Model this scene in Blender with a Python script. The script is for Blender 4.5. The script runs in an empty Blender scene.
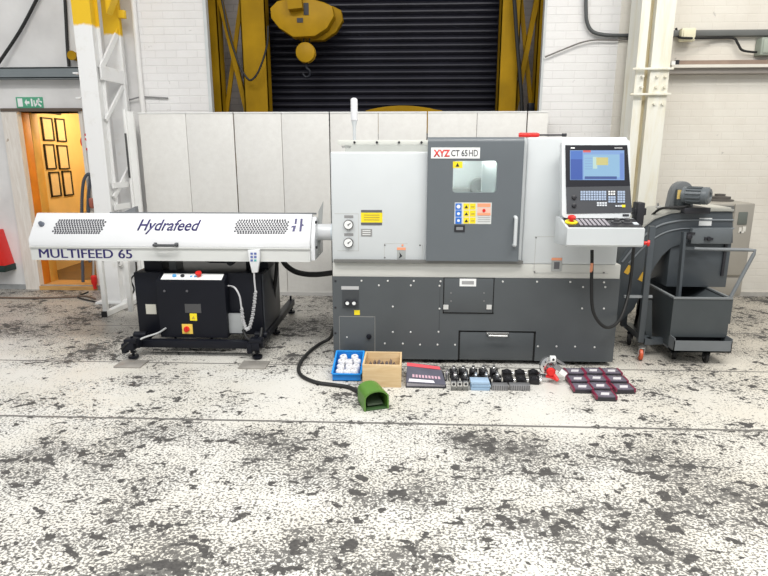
import bpy, bmesh, math, random
from mathutils import Vector, Matrix
random.seed(7)
SC = bpy.context.scene
COL = SC.collection
R = math.radians

# ------------------------------------------------------------------ camera
F, PITCH, YAW, H = 577.0, R(13.0), R(2.5), 1.6
fw = Vector((-math.sin(YAW)*math.cos(PITCH), math.cos(YAW)*math.cos(PITCH), -math.sin(PITCH)))
rt = Vector((math.cos(YAW), math.sin(YAW), 0.0))
up = rt.cross(fw)
cd = bpy.data.cameras.new('camera'); cam = bpy.data.objects.new('camera', cd); COL.objects.link(cam)
cd.sensor_width = 36.0; cd.lens = F/768*36.0; cd.clip_end = 200
cam.matrix_world = Matrix((( rt.x, up.x, -fw.x, 0),(rt.y, up.y, -fw.y, 0),(rt.z, up.z, -fw.z, H),(0,0,0,1)))
SC.camera = cam

def P(px, py, Y):
    """metric position, on the vertical plane at depth Y, of a point measured in the photograph"""
    d = fw*F + rt*(px-384) - up*(py-288)
    s = Y/d.y
    return Vector((d.x*s, Y, H+d.z*s))
def G(px, py, z=0.0):
    d = fw*F + rt*(px-384) - up*(py-288)
    s = (z-H)/d.z
    return Vector((d.x*s, d.y*s, z))

# ------------------------------------------------------------------ materials
MATS = {}
def mat(name, col, rough=0.5, metal=0.0, var=0.06, scale=6.0, emit=0.0, bump=0.0, bscale=60, spec=0.5, coat=0.0):
    if name in MATS: return MATS[name]
    m = bpy.data.materials.new(name); m.use_nodes = True
    nt = m.node_tree; b = nt.nodes['Principled BSDF']
    b.inputs['Roughness'].default_value = rough; b.inputs['Metallic'].default_value = metal
    b.inputs['Specular IOR Level'].default_value = spec
    b.inputs['Coat Weight'].default_value = coat
    tc = nt.nodes.new('ShaderNodeTexCoord')
    n = nt.nodes.new('ShaderNodeTexNoise'); n.inputs['Scale'].default_value = scale; n.inputs['Detail'].default_value = 4
    nt.links.new(tc.outputs['Object'], n.inputs['Vector'])
    r = nt.nodes.new('ShaderNodeValToRGB')
    c = list(col)[:3]
    r.color_ramp.elements[0].position = 0.3; r.color_ramp.elements[1].position = 0.7
    r.color_ramp.elements[0].color = [max(0, x*(1-var)) for x in c]+[1]
    r.color_ramp.elements[1].color = [min(1, x*(1+var*0.5)) for x in c]+[1]
    nt.links.new(n.outputs['Fac'], r.inputs['Fac'])
    if emit <= 0: nt.links.new(r.outputs['Color'], b.inputs['Base Color'])
    else: b.inputs['Base Color'].default_value = (0.02, 0.02, 0.02, 1)
    if emit > 0:
        nt.links.new(r.outputs['Color'], b.inputs['Emission Color']); b.inputs['Emission Strength'].default_value = emit
    if bump > 0:
        n2 = nt.nodes.new('ShaderNodeTexNoise'); n2.inputs['Scale'].default_value = bscale
        nt.links.new(tc.outputs['Object'], n2.inputs['Vector'])
        bp = nt.nodes.new('ShaderNodeBump'); bp.inputs['Strength'].default_value = bump; bp.inputs['Distance'].default_value = 0.01
        nt.links.new(n2.outputs['Fac'], bp.inputs['Height']); nt.links.new(bp.outputs['Normal'], b.inputs['Normal'])
    MATS[name] = m
    return m

class NT:
    def __init__(s, m): s.t = m.node_tree; s.b = s.t.nodes['Principled BSDF']
    def n(s, ty, **kw):
        o = s.t.nodes.new('ShaderNode'+ty)
        for k, v in kw.items():
            if k in ('operation','blend_type','data_type','clamp','feature','use_clamp','noise_dimensions'): setattr(o, k, v)
            else: o.inputs[k.replace('_',' ')].default_value = v
        return o
    def l(s, a, b): s.t.links.new(a, b)
    def math(s, op, a, b=None, clamp=False):
        o = s.t.nodes.new('ShaderNodeMath'); o.operation = op; o.use_clamp = clamp
        for i, v in enumerate((a, b)):
            if v is None: continue
            if isinstance(v, (int, float)): o.inputs[i].default_value = v
            else: s.l(v, o.inputs[i])
        return o.outputs[0]
    def mix(s, f, a, b):
        o = s.t.nodes.new('ShaderNodeMix'); o.data_type = 'RGBA'
        for sock, v in ((o.inputs[0], f), (o.inputs[6], a), (o.inputs[7], b)):
            if isinstance(v, (int, float)): sock.default_value = v
            elif isinstance(v, (tuple, list)): sock.default_value = list(v)[:3]+[1]
            else: s.l(v, sock)
        return o.outputs[2]
    def noise(s, vec, scale, detail=4, rough=0.6, dist=0.0):
        o = s.t.nodes.new('ShaderNodeTexNoise'); o.inputs['Scale'].default_value = scale
        o.inputs['Detail'].default_value = detail; o.inputs['Roughness'].default_value = rough; o.inputs['Distortion'].default_value = dist
        s.l(vec, o.inputs['Vector']); return o.outputs['Fac']
    def step(s, v, a, b):
        o = s.t.nodes.new('ShaderNodeMapRange'); s.l(v, o.inputs[0])
        o.inputs[1].default_value = a; o.inputs[2].default_value = b; return o.outputs[0]

def new_mat(name, rough=0.5):
    m = bpy.data.materials.new(name); m.use_nodes = True
    m.node_tree.nodes['Principled BSDF'].inputs['Roughness'].default_value = rough
    MATS[name] = m
    return m, NT(m)

def brick_mat(name, c1, c2, mortar, grime, bumpy=0.6, bw=0.235, bh=0.08):
    m, t = new_mat(name, 0.7)
    tc = t.n('TexCoord'); sep = t.n('SeparateXYZ'); t.l(tc.outputs['Object'], sep.inputs[0])
    comb = t.n('CombineXYZ'); t.l(sep.outputs[0], comb.inputs[0]); t.l(sep.outputs[2], comb.inputs[1])
    br = t.n('TexBrick'); t.l(comb.outputs[0], br.inputs['Vector'])
    br.inputs['Color1'].default_value = list(c1)+[1]; br.inputs['Color2'].default_value = list(c2)+[1]; br.inputs['Mortar'].default_value = list(mortar)+[1]
    br.inputs['Scale'].default_value = 1.0; br.inputs['Mortar Size'].default_value = 0.006; br.inputs['Mortar Smooth'].default_value = 0.6
    br.inputs['Brick Width'].default_value = bw; br.inputs['Row Height'].default_value = bh
    big = t.noise(tc.outputs['Object'], 1.3, 6, 0.6)
    g = t.step(big, 0.45, 0.75)
    ch = t.noise(tc.outputs['Object'], 9, 5, 0.7, 0.5)
    chip = t.step(ch, 0.67, 0.71)
    c = t.mix(t.math('MULTIPLY', g, 0.5), br.outputs['Color'], grime)
    c = t.mix(t.math('MULTIPLY', chip, 0.55), c, (0.33, 0.31, 0.29))
    t.l(c, t.b.inputs['Base Color'])
    hgt = t.math('ADD', t.math('MULTIPLY', br.outputs['Fac'], -1.0), t.math('MULTIPLY', t.noise(tc.outputs['Object'], 30, 4), 0.6))
    bp = t.n('Bump', Strength=bumpy, Distance=0.006); t.l(hgt, bp.inputs['Height']); t.l(bp.outputs['Normal'], t.b.inputs['Normal'])
    return m

def floor_mat():
    m, t = new_mat('worn_painted_concrete', 0.45)
    tc = t.n('TexCoord'); v = tc.outputs['Object']
    mp = t.n('Mapping'); mp.inputs['Scale'].default_value = (0.9, 1.05, 1); t.l(v, mp.inputs[0]); w = mp.outputs[0]
    sep = t.n('SeparateXYZ'); t.l(v, sep.inputs[0]); y = sep.outputs[1]
    big = t.noise(w, 0.9, 3, 0.55)          # broad areas of heavier wear
    dens = t.noise(w, 1.8, 5, 0.6)
    grit = t.noise(w, 85, 2, 0.5)           # fine speckle of lost paint
    flake = t.noise(w, 34, 3, 0.55)
    patch = t.noise(w, 11.0, 5, 0.55, 0.2)   # flaked-off patches
    grain = t.noise(w, 60, 3, 0.7)
    def zone(d):                             # wear differs from slab to slab across the joints
        a = t.math('MULTIPLY', t.step(y, 3.30, 3.10), d[0])
        b = t.math('MULTIPLY', t.step(y, 4.15, 4.40), d[1])
        return t.math('ADD', a, b)
    dm = t.math('MULTIPLY', t.math('SUBTRACT', dens, 0.5), 0.55)
    g1 = t.math('ADD', t.math('ADD', grit, dm), zone((0.10, 0.05)))
    speck = t.step(g1, 0.59, 0.63)
    g2 = t.math('ADD', t.math('ADD', flake, t.math('MULTIPLY', dm, 1.2)), zone((0.045, 0.02)))
    flk = t.step(g2, 0.615, 0.64)
    g3 = t.math('ADD', t.math('ADD', patch, t.math('MULTIPLY', dm, 0.9)), t.math('MULTIPLY', t.math('SUBTRACT', flake, 0.5), 0.28))
    g3 = t.math('ADD', g3, zone((0.045, 0.04)))
    ptch = t.step(g3, 0.628, 0.643)
    worn = t.math('MAXIMUM', t.math('MAXIMUM', t.math('MULTIPLY', speck, 0.82), t.math('MULTIPLY', flk, 0.9)), ptch)
    paint = t.mix(t.step(t.noise(w, 1.7, 5, 0.6), 0.35, 0.7), (0.665, 0.655, 0.615), (0.60, 0.575, 0.51))
    paint = t.mix(t.math('MULTIPLY', t.step(grain, 0.45, 0.75), 0.22), paint, (0.40, 0.38, 0.34))
    # the lane behind the second joint is barer and brownish
    back = t.math('MULTIPLY', t.step(t.math('ADD', y, t.math('MULTIPLY', t.math('SUBTRACT', big, 0.5), 2.0)), 4.1, 5.0), 0.72)
    paint = t.mix(back, paint, (0.37, 0.34, 0.30))
    tan = t.step(sep.outputs[0], 0.9, 2.8)
    paint = t.mix(t.math('MULTIPLY', tan, 0.35), paint, (0.60, 0.54, 0.43))
    conc = t.mix(t.step(grain, 0.35, 0.7), (0.05, 0.048, 0.046), (0.095, 0.09, 0.085))
    c = t.mix(worn, paint, conc)
    # saw-cut slab joints
    for yy, wd in ((3.25, 0.010), (4.23, 0.008), (5.21, 0.007), (2.27, 0.0)):
        if wd == 0: continue
        wob = t.math('ADD', y, t.math('MULTIPLY', t.math('SUBTRACT', t.noise(w, 5, 4), 0.5), 0.012))
        d = t.math('ABSOLUTE', t.math('SUBTRACT', wob, yy))
        j = t.step(d, wd*1.5, wd*0.8)
        c = t.mix(t.math('MULTIPLY', j, 0.9), c, (0.10, 0.095, 0.09))
    t.l(c, t.b.inputs['Base Color'])
    ro = t.math('ADD', t.math('MULTIPLY', worn, 0.3), 0.38); t.l(ro, t.b.inputs['Roughness'])
    t.b.inputs['Specular IOR Level'].default_value = 0.35
    bp = t.n('Bump', Strength=0.25, Distance=0.004); t.l(t.math('MULTIPLY', worn, -1.0), bp.inputs['Height']); t.l(bp.outputs['Normal'], t.b.inputs['Normal'])
    return m

def column_mat(name, zc, yellow, white):
    m, t = new_mat(name, 0.55)
    tc = t.n('TexCoord'); g = t.n('NewGeometry'); sep = t.n('SeparateXYZ'); t.l(g.outputs['Position'], sep.inputs[0])
    z = t.math('ADD', sep.outputs[2], t.math('MULTIPLY', t.math('SUBTRACT', t.noise(g.outputs['Position'], 9, 4), 0.5), 0.08))
    f = t.step(z, zc-0.012, zc+0.012)
    dirt = t.step(t.noise(g.outputs['Position'], 7, 6, 0.7), 0.55, 0.8)
    w = t.mix(t.math('MULTIPLY', dirt, 0.4), white, (0.55, 0.50, 0.40))
    t.l(t.mix(f, w, yellow), t.b.inputs['Base Color'])
    return m

def wood_mat(name, c1, c2, axis=0):
    m, t = new_mat(name, 0.6)
    tc = t.n('TexCoord'); mp = t.n('Mapping'); s = [18, 18, 18]; s[axis] = 1.8
    mp.inputs['Scale'].default_value = s; t.l(tc.outputs['Object'], mp.inputs[0])
    n = t.noise(mp.outputs[0], 1.6, 5, 0.6, 1.2)
    kn = t.step(t.noise(tc.outputs['Object'], 11, 2), 0.72, 0.78)
    c = t.mix(t.step(n, 0.35, 0.68), c1, c2)
    c = t.mix(t.math('MULTIPLY', kn, 0.6), c, (0.25, 0.12, 0.04))
    t.l(c, t.b.inputs['Base Color']); return m

def stained(name, base, stain, sx=6, sz=0.7):
    m, t = new_mat(name, 0.6)
    tc = t.n('TexCoord'); mp = t.n('Mapping'); mp.inputs['Scale'].default_value = (sx, sx, sz); t.l(tc.outputs['Object'], mp.inputs[0])
    n = t.noise(mp.outputs[0], 1.5, 6, 0.65, 0.4)
    c = t.mix(t.step(n, 0.48, 0.72), base, stain)
    t.l(c, t.b.inputs['Base Color']); return m

# ------------------------------------------------------------------ geometry
class MB:
    def __init__(s): s.bm = bmesh.new()
    def box(s, x0, x1, y0, y1, z0, z1, b=0.0, seg=2):
        vs = [s.bm.verts.new((x, y, z)) for x in (x0, x1) for y in (y0, y1) for z in (z0, z1)]
        fs = [s.bm.faces.new([vs[i] for i in q]) for q in ((0,1,3,2),(4,6,7,5),(0,4,5,1),(2,3,7,6),(0,2,6,4),(1,5,7,3))]
        if b > 0:
            es = list({e for f in fs for e in f.edges})
            bmesh.ops.bevel(s.bm, geom=es, offset=b, segments=seg, affect='EDGES', profile=0.5)
        return s
    def prism(s, pts, d0, d1, axis='y', b=0.0):
        """pts 2-D polygon: (x,z) for axis y, (y,z) for axis x, (x,y) for axis z"""
        def mk(p, d):
            return {'y': (p[0], d, p[1]), 'x': (d, p[0], p[1]), 'z': (p[0], p[1], d)}[axis]
        a = [s.bm.verts.new(mk(p, d0)) for p in pts]; c = [s.bm.verts.new(mk(p, d1)) for p in pts]
        n = len(pts); fs = [s.bm.faces.new(a), s.bm.faces.new(c[::-1])]
        for i in range(n):
            j = (i+1) % n; fs.append(s.bm.faces.new((a[j], a[i], c[i], c[j])))
        if b > 0:
            es = list(set(fs[0].edges) | set(fs[1].edges))
            bmesh.ops.bevel(s.bm, geom=es, offset=b, segments=2, affect='EDGES', profile=0.5)
        return s
    def cyl(s, p0, p1, r, seg=20, r2=None, cap=True):
        p0, p1 = Vector(p0), Vector(p1); r2 = r if r2 is None else r2
        d = (p1-p0).normalized(); u = d.orthogonal().normalized(); w = d.cross(u)
        A = []; B = []
        for i in range(seg):
            a = 2*math.pi*i/seg; o = u*math.cos(a)+w*math.sin(a)
            A.append(s.bm.verts.new(p0+o*r)); B.append(s.bm.verts.new(p1+o*r2))
        for i in range(seg):
            j = (i+1) % seg; s.bm.faces.new((A[i], A[j], B[j], B[i]))
        if cap: s.bm.faces.new(A[::-1]); s.bm.faces.new(B)
        return s
    def spin(s, c, axis, prof, seg=24):
        """prof: list of (distance along axis, radius)"""
        c = Vector(c); d = Vector(axis).normalized(); u = d.orthogonal().normalized(); w = d.cross(u)
        rings = []
        for (h, r) in prof:
            if r < 1e-6: rings.append([s.bm.verts.new(c+d*h)]); continue
            rings.append([s.bm.verts.new(c+d*h+(u*math.cos(2*math.pi*i/seg)+w*math.sin(2*math.pi*i/seg))*r) for i in range(seg)])
        for A, B in zip(rings, rings[1:]):
            for i in range(seg):
                j = (i+1) % seg
                if len(A) == 1 and len(B) == 1: break
                if len(A) == 1: s.bm.faces.new((A[0], B[j], B[i]))
                elif len(B) == 1: s.bm.faces.new((A[i], A[j], B[0]))
                else: s.bm.faces.new((A[i], A[j], B[j], B[i]))
        if len(rings[0]) > 1: s.bm.faces.new(rings[0][::-1])
        if len(rings[-1]) > 1: s.bm.faces.new(rings[-1])
        return s
    def tube(s, pts, r, seg=10, smooth=True, sub=8):
        pts = [Vector(p) for p in pts]
        if smooth and len(pts) > 2:
            q = []; e = [pts[0]*2-pts[1]]+pts+[pts[-1]*2-pts[-2]]
            for i in range(1, len(e)-2):
                for k in range(sub):
                    t = k/sub; a, b, c, d = e[i-1], e[i], e[i+1], e[i+2]
                    q.append(0.5*((2*b)+(c-a)*t+(2*a-5*b+4*c-d)*t*t+(-a+3*b-3*c+d)*t**3))
            q.append(pts[-1]); pts = q
        rings = []; u = None
        for i, p in enumerate(pts):
            d = (pts[min(i+1, len(pts)-1)]-pts[max(i-1, 0)]).normalized()
            u = d.orthogonal().normalized() if u is None else (u-d*u.dot(d)).normalized()
            w = d.cross(u)
            rings.append([s.bm.verts.new(p+(u*math.cos(2*math.pi*k/seg)+w*math.sin(2*math.pi*k/seg))*r) for k in range(seg)])
        for A, B in zip(rings, rings[1:]):
            for k in range(seg):
                j = (k+1) % seg; s.bm.faces.new((A[k], A[j], B[j], B[k]))
        s.bm.faces.new(rings[0][::-1]); s.bm.faces.new(rings[-1])
        return s
    def bar(s, p0, p1, w, h, side=None):
        """rectangular bar from p0 to p1, w across (along side), h the other way"""
        p0, p1 = Vector(p0), Vector(p1); d = (p1-p0).normalized()
        u = Vector(side) if side is not None else (Vector((0,1,0)) if abs(d.y) < 0.9 else Vector((1,0,0)))
        u = (u-d*u.dot(d)).normalized(); v = d.cross(u)
        q = [(-w/2,-h/2),(w/2,-h/2),(w/2,h/2),(-w/2,h/2)]
        A = [s.bm.verts.new(p0+u*a+v*b) for a, b in q]; B = [s.bm.verts.new(p1+u*a+v*b) for a, b in q]
        s.bm.faces.new(A[::-1]); s.bm.faces.new(B)
        for i in range(4):
            j = (i+1) % 4; s.bm.faces.new((A[i], A[j], B[j], B[i]))
        return s
    def hexa(s, a, b):
        """solid between two matching polygons of 3-D points"""
        A = [s.bm.verts.new(p) for p in a]; B = [s.bm.verts.new(p) for p in b]
        s.bm.faces.new(A[::-1]); s.bm.faces.new(B); n = len(A)
        for i in range(n):
            j = (i+1) % n; s.bm.faces.new((A[i], A[j], B[j], B[i]))
        return s
    def slab(s, o, ux, uy, w, h, t, z0=0.0):
        """flat plate in the frame o, ux, uy; w x h, thickness t along ux x uy"""
        o, ux, uy = Vector(o), Vector(ux).normalized(), Vector(uy).normalized(); n = ux.cross(uy)
        q = [(0,0),(w,0),(w,h),(0,h)]
        return s.hexa([o+ux*a+uy*b+n*z0 for a, b in q], [o+ux*a+uy*b+n*(z0+t) for a, b in q])
    def mesh(s, name):
        bmesh.ops.recalc_face_normals(s.bm, faces=s.bm.faces)
        me = bpy.data.meshes.new(name); s.bm.to_mesh(me); s.bm.free()
        for p in me.polygons: p.use_smooth = True
        me.set_sharp_from_angle(angle=R(35)); return me

def roundrect(x0, x1, z0, z1, r, seg=5):
    out = []
    for cx, cz, a0 in ((x1-r, z1-r, 0), (x0+r, z1-r, 90), (x0+r, z0+r, 180), (x1-r, z0+r, 270)):
        for k in range(seg+1):
            a = R(a0+90*k/seg); out.append((cx+r*math.cos(a), cz+r*math.sin(a)))
    return out

WM = {}
def thing(name, label, cat, loc=(0,0,0), rz=0.0, group=None):
    o = bpy.data.objects.new(name, None); COL.objects.link(o); o.empty_display_size = 0.1
    o.location = loc; o.rotation_euler = (0, 0, rz)
    WM[o] = Matrix.Translation(Vector(loc)) @ Matrix.Rotation(rz, 4, 'Z')
    o['label'] = label; o['category'] = cat
    if group: o['group'] = group
    return o
def part(name, mb, m, parent, local=False, label=None):
    me = mb.mesh(name) if isinstance(mb, MB) else mb
    o = bpy.data.objects.new(name, me); COL.objects.link(o); me.materials.append(m)
    if not local: me.transform(WM[parent].inverted())
    o.parent = parent; WM[o] = WM[parent].copy()
    if label: o['label'] = label
    return o
def solo(name, mb, m, label, cat, loc=None, group=None, local=False, rz=0.0):
    me = mb.mesh(name); o = bpy.data.objects.new(name, me); COL.objects.link(o); me.materials.append(m)
    if loc is None:
        vs = me.vertices; loc = Vector((sum(v.co.x for v in vs)/len(vs), sum(v.co.y for v in vs)/len(vs), min(v.co.z for v in vs)))
    W = Matrix.Translation(Vector(loc)) @ Matrix.Rotation(rz, 4, 'Z')
    if not local: me.transform(W.inverted())
    o.location = loc; o.rotation_euler = (0, 0, rz); WM[o] = W
    o['label'] = label; o['category'] = cat
    if group: o['group'] = group
    return o
def struct(name, mb, m, parent=None):
    if parent is not None: return part(name, mb, m, parent)
    me = mb.mesh(name); o = bpy.data.objects.new(name, me); COL.objects.link(o); me.materials.append(m)
    o['kind'] = 'structure'; WM[o] = Matrix.Identity(4); return o
def copy_tree(o, parent=None):
    c = o.copy(); COL.objects.link(c)
    if parent is not None: c.parent = parent
    for ch in list(o.children): copy_tree(ch, c)
    return c
def recopy(o, loc, rz, label):
    c = copy_tree(o); c.location = loc; c.rotation_euler = (0, 0, rz); c['label'] = label; return c

def lettering(name, txt, m, parent, o, ux, uy, width, height, bold=0.0, shear=0.0, label=None, ext=0.0012, thick=0.0):
    """real letters fitted to width x height, lower left corner at o on the plane ux, uy"""
    cu = bpy.data.curves.new(name, 'FONT'); cu.body = txt; cu.size = 1.0; cu.offset = bold; cu.shear = shear; cu.resolution_u = 3
    ob = bpy.data.objects.new(name+'_tmp', cu); COL.objects.link(ob)
    dg = bpy.context.evaluated_depsgraph_get()
    me = bpy.data.meshes.new_from_object(ob.evaluated_get(dg)); bpy.data.objects.remove(ob)
    xs = [v.co.x for v in me.vertices]; ys = [v.co.y for v in me.vertices]
    sx = width/(max(xs)-min(xs)); sy = height/(max(ys)-min(ys))
    x0, y0 = min(xs), min(ys)
    bm = bmesh.new(); bm.from_mesh(me)
    ret = bmesh.ops.extrude_face_region(bm, geom=list(bm.faces))
    for g in ret['geom']:
        if isinstance(g, bmesh.types.BMVert): g.co.z += 1.0
    o, ux, uy = Vector(o), Vector(ux).normalized(), Vector(uy).normalized(); n = ux.cross(uy)
    for v in bm.verts:
        c = v.co; v.co = o+ux*((c.x-x0)*sx)+uy*((c.y-y0)*sy)+n*(ext if c.z > 0.5 else 0.0003)
    bmesh.ops.recalc_face_normals(bm, faces=bm.faces)
    if thick > 0:
        d = bmesh.ops.duplicate(bm, geom=list(bm.faces))
        for g in d['geom']:
            if isinstance(g, bmesh.types.BMVert): g.co += ux*thick + n*0.0002
    bm.to_mesh(me); bm.free(); me.materials.clear()
    return part(name, me, m, parent, label=label)

XA, ZA = Vector((1,0,0)), Vector((0,0,1))

# ------------------------------------------------------------------ palette
M_WHITE = mat('machine_white_enamel', (0.63, 0.66, 0.67), 0.32, var=0.02, spec=0.5)
M_CREAM = mat('machine_cream_enamel', (0.64, 0.64, 0.60), 0.4, var=0.02)
M_GREY = mat('machine_dark_grey_enamel', (0.085, 0.094, 0.10), 0.38, var=0.05)
M_DOOR = mat('door_slate_grey_enamel', (0.135, 0.152, 0.165), 0.3, var=0.03)
M_GAP = mat('shadow_gap_black', (0.01, 0.01, 0.01), 0.8)
M_BLACK = mat('black_powder_coat', (0.007, 0.008, 0.013), 0.45, spec=0.25, var=0.1)
M_RUB = mat('black_rubber', (0.012, 0.012, 0.012), 0.6)
M_STEEL = mat('brushed_steel', (0.55, 0.55, 0.54), 0.3, 0.9)
M_SCREW = mat('zinc_screw', (0.72, 0.72, 0.70), 0.35, 0.3)
M_RAIL = mat('rail_grey', (0.20, 0.20, 0.19), 0.4, 0.3)
M_PAPER = mat('label_white', (0.85, 0.86, 0.85), 0.5, var=0.01)
M_YEL = mat('label_yellow', (0.90, 0.72, 0.02), 0.45, var=0.02)
M_RED = mat('signal_red', (0.72, 0.02, 0.015), 0.35, var=0.03)
M_ORG = mat('label_orange', (0.9, 0.36, 0.2), 0.5, var=0.03)
M_BLUE = mat('label_blue', (0.02, 0.16, 0.62), 0.45, var=0.03)
M_INK = mat('ink_black', (0.02, 0.02, 0.025), 0.5)
M_PURP = mat('lettering_violet_blue', (0.022, 0.016, 0.115), 0.4, var=0.02)
M_FEED = mat('feeder_white_enamel', (0.74, 0.75, 0.76), 0.28, var=0.015)
M_FEEDG = mat('feeder_side_grey', (0.66, 0.67, 0.65), 0.35, var=0.02)
M_GALV = mat('galvanised_grey', (0.25, 0.28, 0.29), 0.45, 0.4)
M_CONV = mat('conveyor_grey_enamel', (0.075, 0.087, 0.097), 0.36, var=0.06)
M_CONVT = mat('conveyor_top_grey', (0.33, 0.33, 0.30), 0.4, var=0.08)
M_BIN = mat('bin_grey_enamel', (0.062, 0.072, 0.077), 0.4, var=0.1)
M_CRANE = mat('crane_yellow_enamel', (0.40, 0.225, 0.004), 0.5, spec=0.2, var=0.15)
M_CRANED = mat('lattice_ochre_paint', (0.36, 0.205, 0.004), 0.6, spec=0.15, var=0.25, scale=3)
M_RED2 = M_RED

# ================================================================== SETTING
YW = 6.70
struct('floor', MB().box(-9, 9, -3, 9.2, -0.12, 0.0), floor_mat())
M_BRW = brick_mat('whitewashed_brick', (0.77,0.76,0.75), (0.75,0.74,0.73), (0.715,0.705,0.695), (0.62,0.60,0.58), 0.45)
M_BRR = brick_mat('cream_washed_brick', (0.76,0.73,0.66), (0.75,0.715,0.645), (0.735,0.70,0.63), (0.58,0.53,0.45), 0.3)
M_PLA = mat('left_plaster', (0.76, 0.75, 0.735), 0.75, var=0.14, scale=2.2, bump=0.2, bscale=12)
DX0, DX1, DZ = -4.48, -3.77, 2.08
struct('wall_left', MB().box(-9, -4.56, YW, YW+0.32, 0, 4.3).box(-3.75, -3.02, YW, YW+0.32, 0, 4.3).box(-4.56, -3.75, YW, YW+0.32, DZ, 4.3), M_PLA)
struct('wall_back', MB().box(-3.02, -2.22, YW-0.03, YW+0.03, 0, 4.3).box(1.42, 2.23, YW-0.03, YW+0.03, 0, 4.3), M_BRW)
struct('wall_right', MB().box(2.23, 9, YW, YW+0.34, 0, 4.3).box(2.20, 2.34, YW-0.045, YW+0.02, 0, 4.3), M_BRR)
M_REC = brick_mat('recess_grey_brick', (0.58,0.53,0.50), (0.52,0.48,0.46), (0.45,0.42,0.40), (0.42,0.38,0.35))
struct('wall_recess', MB().box(-3.0, -1.80, 7.78, 7.98, 0, 4.3).box(1.16, 2.2, 7.78, 7.98, 0, 4.3)
       .box(-2.62, -2.46, YW+0.03, 7.78, 0, 4.3).box(1.66, 1.9, YW+0.03, 7.78, 0, 4.3), M_REC)
struct('recess_shade_lid', MB().box(-3.2, 2.4, YW-0.03, 8.05, 4.3, 4.45), mat('shade_lid_grey', (0.25, 0.24, 0.23), 0.8))  # unseen lid added over the recess to keep it dim
# steel edge angles on the opening
struct('trim_1', MB().box(-2.25, -2.215, YW-0.045, YW+0.03, 0, 4.3), mat('edge_angle_pale_grey', (0.55,0.57,0.57), 0.5))
struct('trim_2', MB().box(1.405, 1.43, YW-0.045, YW+0.03, 0, 4.3), MATS['edge_angle_pale_grey'])
struct('baseboard_left', MB().box(-9, -3.02, YW-0.03, YW, 0, 0.055), mat('grimy_kerb', (0.35, 0.36, 0.36), 0.7, var=0.3))
struct('baseboard_right', MB().box(2.34, 9, YW-0.02, YW, 0, 0.05), mat('grimy_kerb_pale', (0.5, 0.48, 0.44), 0.7, var=0.3))

# doorway with the warm passage behind
M_AMB = mat('amber_timber', (0.78, 0.26, 0.02), 0.5, var=0.15)
M_HONEY = mat('honey_timber', (0.80, 0.47, 0.10), 0.5, var=0.12)
M_PASS = mat('passage_cream_board', (0.84, 0.66, 0.34), 0.6, var=0.08, scale=3)
M_FRM = wood_mat('weathered_door_frame', (0.80, 0.76, 0.70), (0.68, 0.62, 0.55), 2)
d = thing('door_1', 'doorway', 'door', (-4.1, YW, 0)); del d['label']; del d['category']; d['kind'] = 'structure'
part('door_frame', MB().box(-4.66, DX0, YW-0.04, YW+0.04, 0, DZ+0.02).box(DX1, -3.73, YW-0.02, YW+0.34, 0, DZ+0.02), M_FRM, d)
part('lintel', MB().box(-4.66, -3.73, YW-0.05, YW+0.3, DZ, DZ+0.035), mat('dark_lintel', (0.12,0.09,0.07), 0.7), d)
part('threshold', MB().box(DX0, DX1, YW-0.06, YW+0.32, 0, 0.045), wood_mat('threshold_timber', (0.62,0.36,0.12), (0.42,0.22,0.07), 0), d)
part('door_leaf', MB().box(-4.54, DX0-0.004, YW+0.042, YW+0.19, 0.01, DZ, 0.003), M_AMB, d, label='amber edge of the open door leaf')
struct('wall_passage', MB().box(-5.0, -4.9, 7.02, 9.7, 0, 2.4), M_PASS)
struct('wall_passage_side', MB().box(-3.72, -3.6, 7.03, 9.7, 0, 2.4).box(-4.9, -3.6, 9.6, 9.7, 0, 2.4), M_PASS)
struct('trim_3', MB().box(-4.56, DX0-0.002, YW+0.195, YW+0.34, 0, DZ, 0.003), M_HONEY)
struct('floor_passage', MB().box(-5.2, -3.6, YW+0.32, 9.7, 0, 0.03), mat('passage_brown_floor', (0.16, 0.10, 0.05), 0.5, var=0.2))
struct('ceiling_passage', MB().box(-5.2, -3.6, 7.04, 9.7, 2.4, 2.45), M_PASS)

# framed notices on the oblique passage wall
wd = Vector((0, 1, 0)); wn = Vector((1, 0, 0)); w0 = Vector((-4.898, 7.6, 0))
def on_wall(px, py):
    dr = fw*F + rt*(px-384) - up*(py-288); o = Vector((0,0,H)); s = (w0-o).dot(wn)/dr.dot(wn); return o+dr*s
NOT = [((45,100),(60,115),'top one, cut off by the lintel'), ((40,117),(54,141),'left one of the upper pair'), ((54,118),(66,142),'right one of the upper pair'),
       ((43,144),(56,169),'left one of the middle pair'), ((56,145),(69,169),'right one of the middle pair'),
       ((48,172),(61,196),'left one of the tilted lower pair'), ((61,171),(73,195),'right one of the tilted lower pair')]
M_NOTE = mat('notice_paper', (0.80, 0.68, 0.47), 0.6, var=0.06, scale=20)
for (a, b, s) in NOT:
    A, B = on_wall(*a), on_wall(*b)
    w = (Vector((B.x-A.x, B.y-A.y, 0))).length; h = A.z-B.z; o = Vector((A.x, A.y, B.z))
    t = thing('framed_notice', 'small black framed notice on the passage wall, '+s, 'picture frame', o, 0, 'framed notices in the doorway')
    fmb = MB(); q = 0.018
    fmb.slab(o, wd, ZA, w, q, 0.02).slab(o+ZA*(h-q), wd, ZA, w, q, 0.02).slab(o, wd, ZA, q, h, 0.02).slab(o+wd*(w-q), wd, ZA, q, h, 0.02)
    part('frame', fmb, M_INK, t)
    part('notice_sheet', MB().slab(o+wd*q+ZA*q, wd, ZA, w-2*q, h-2*q, 0.008), M_NOTE, t)

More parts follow.
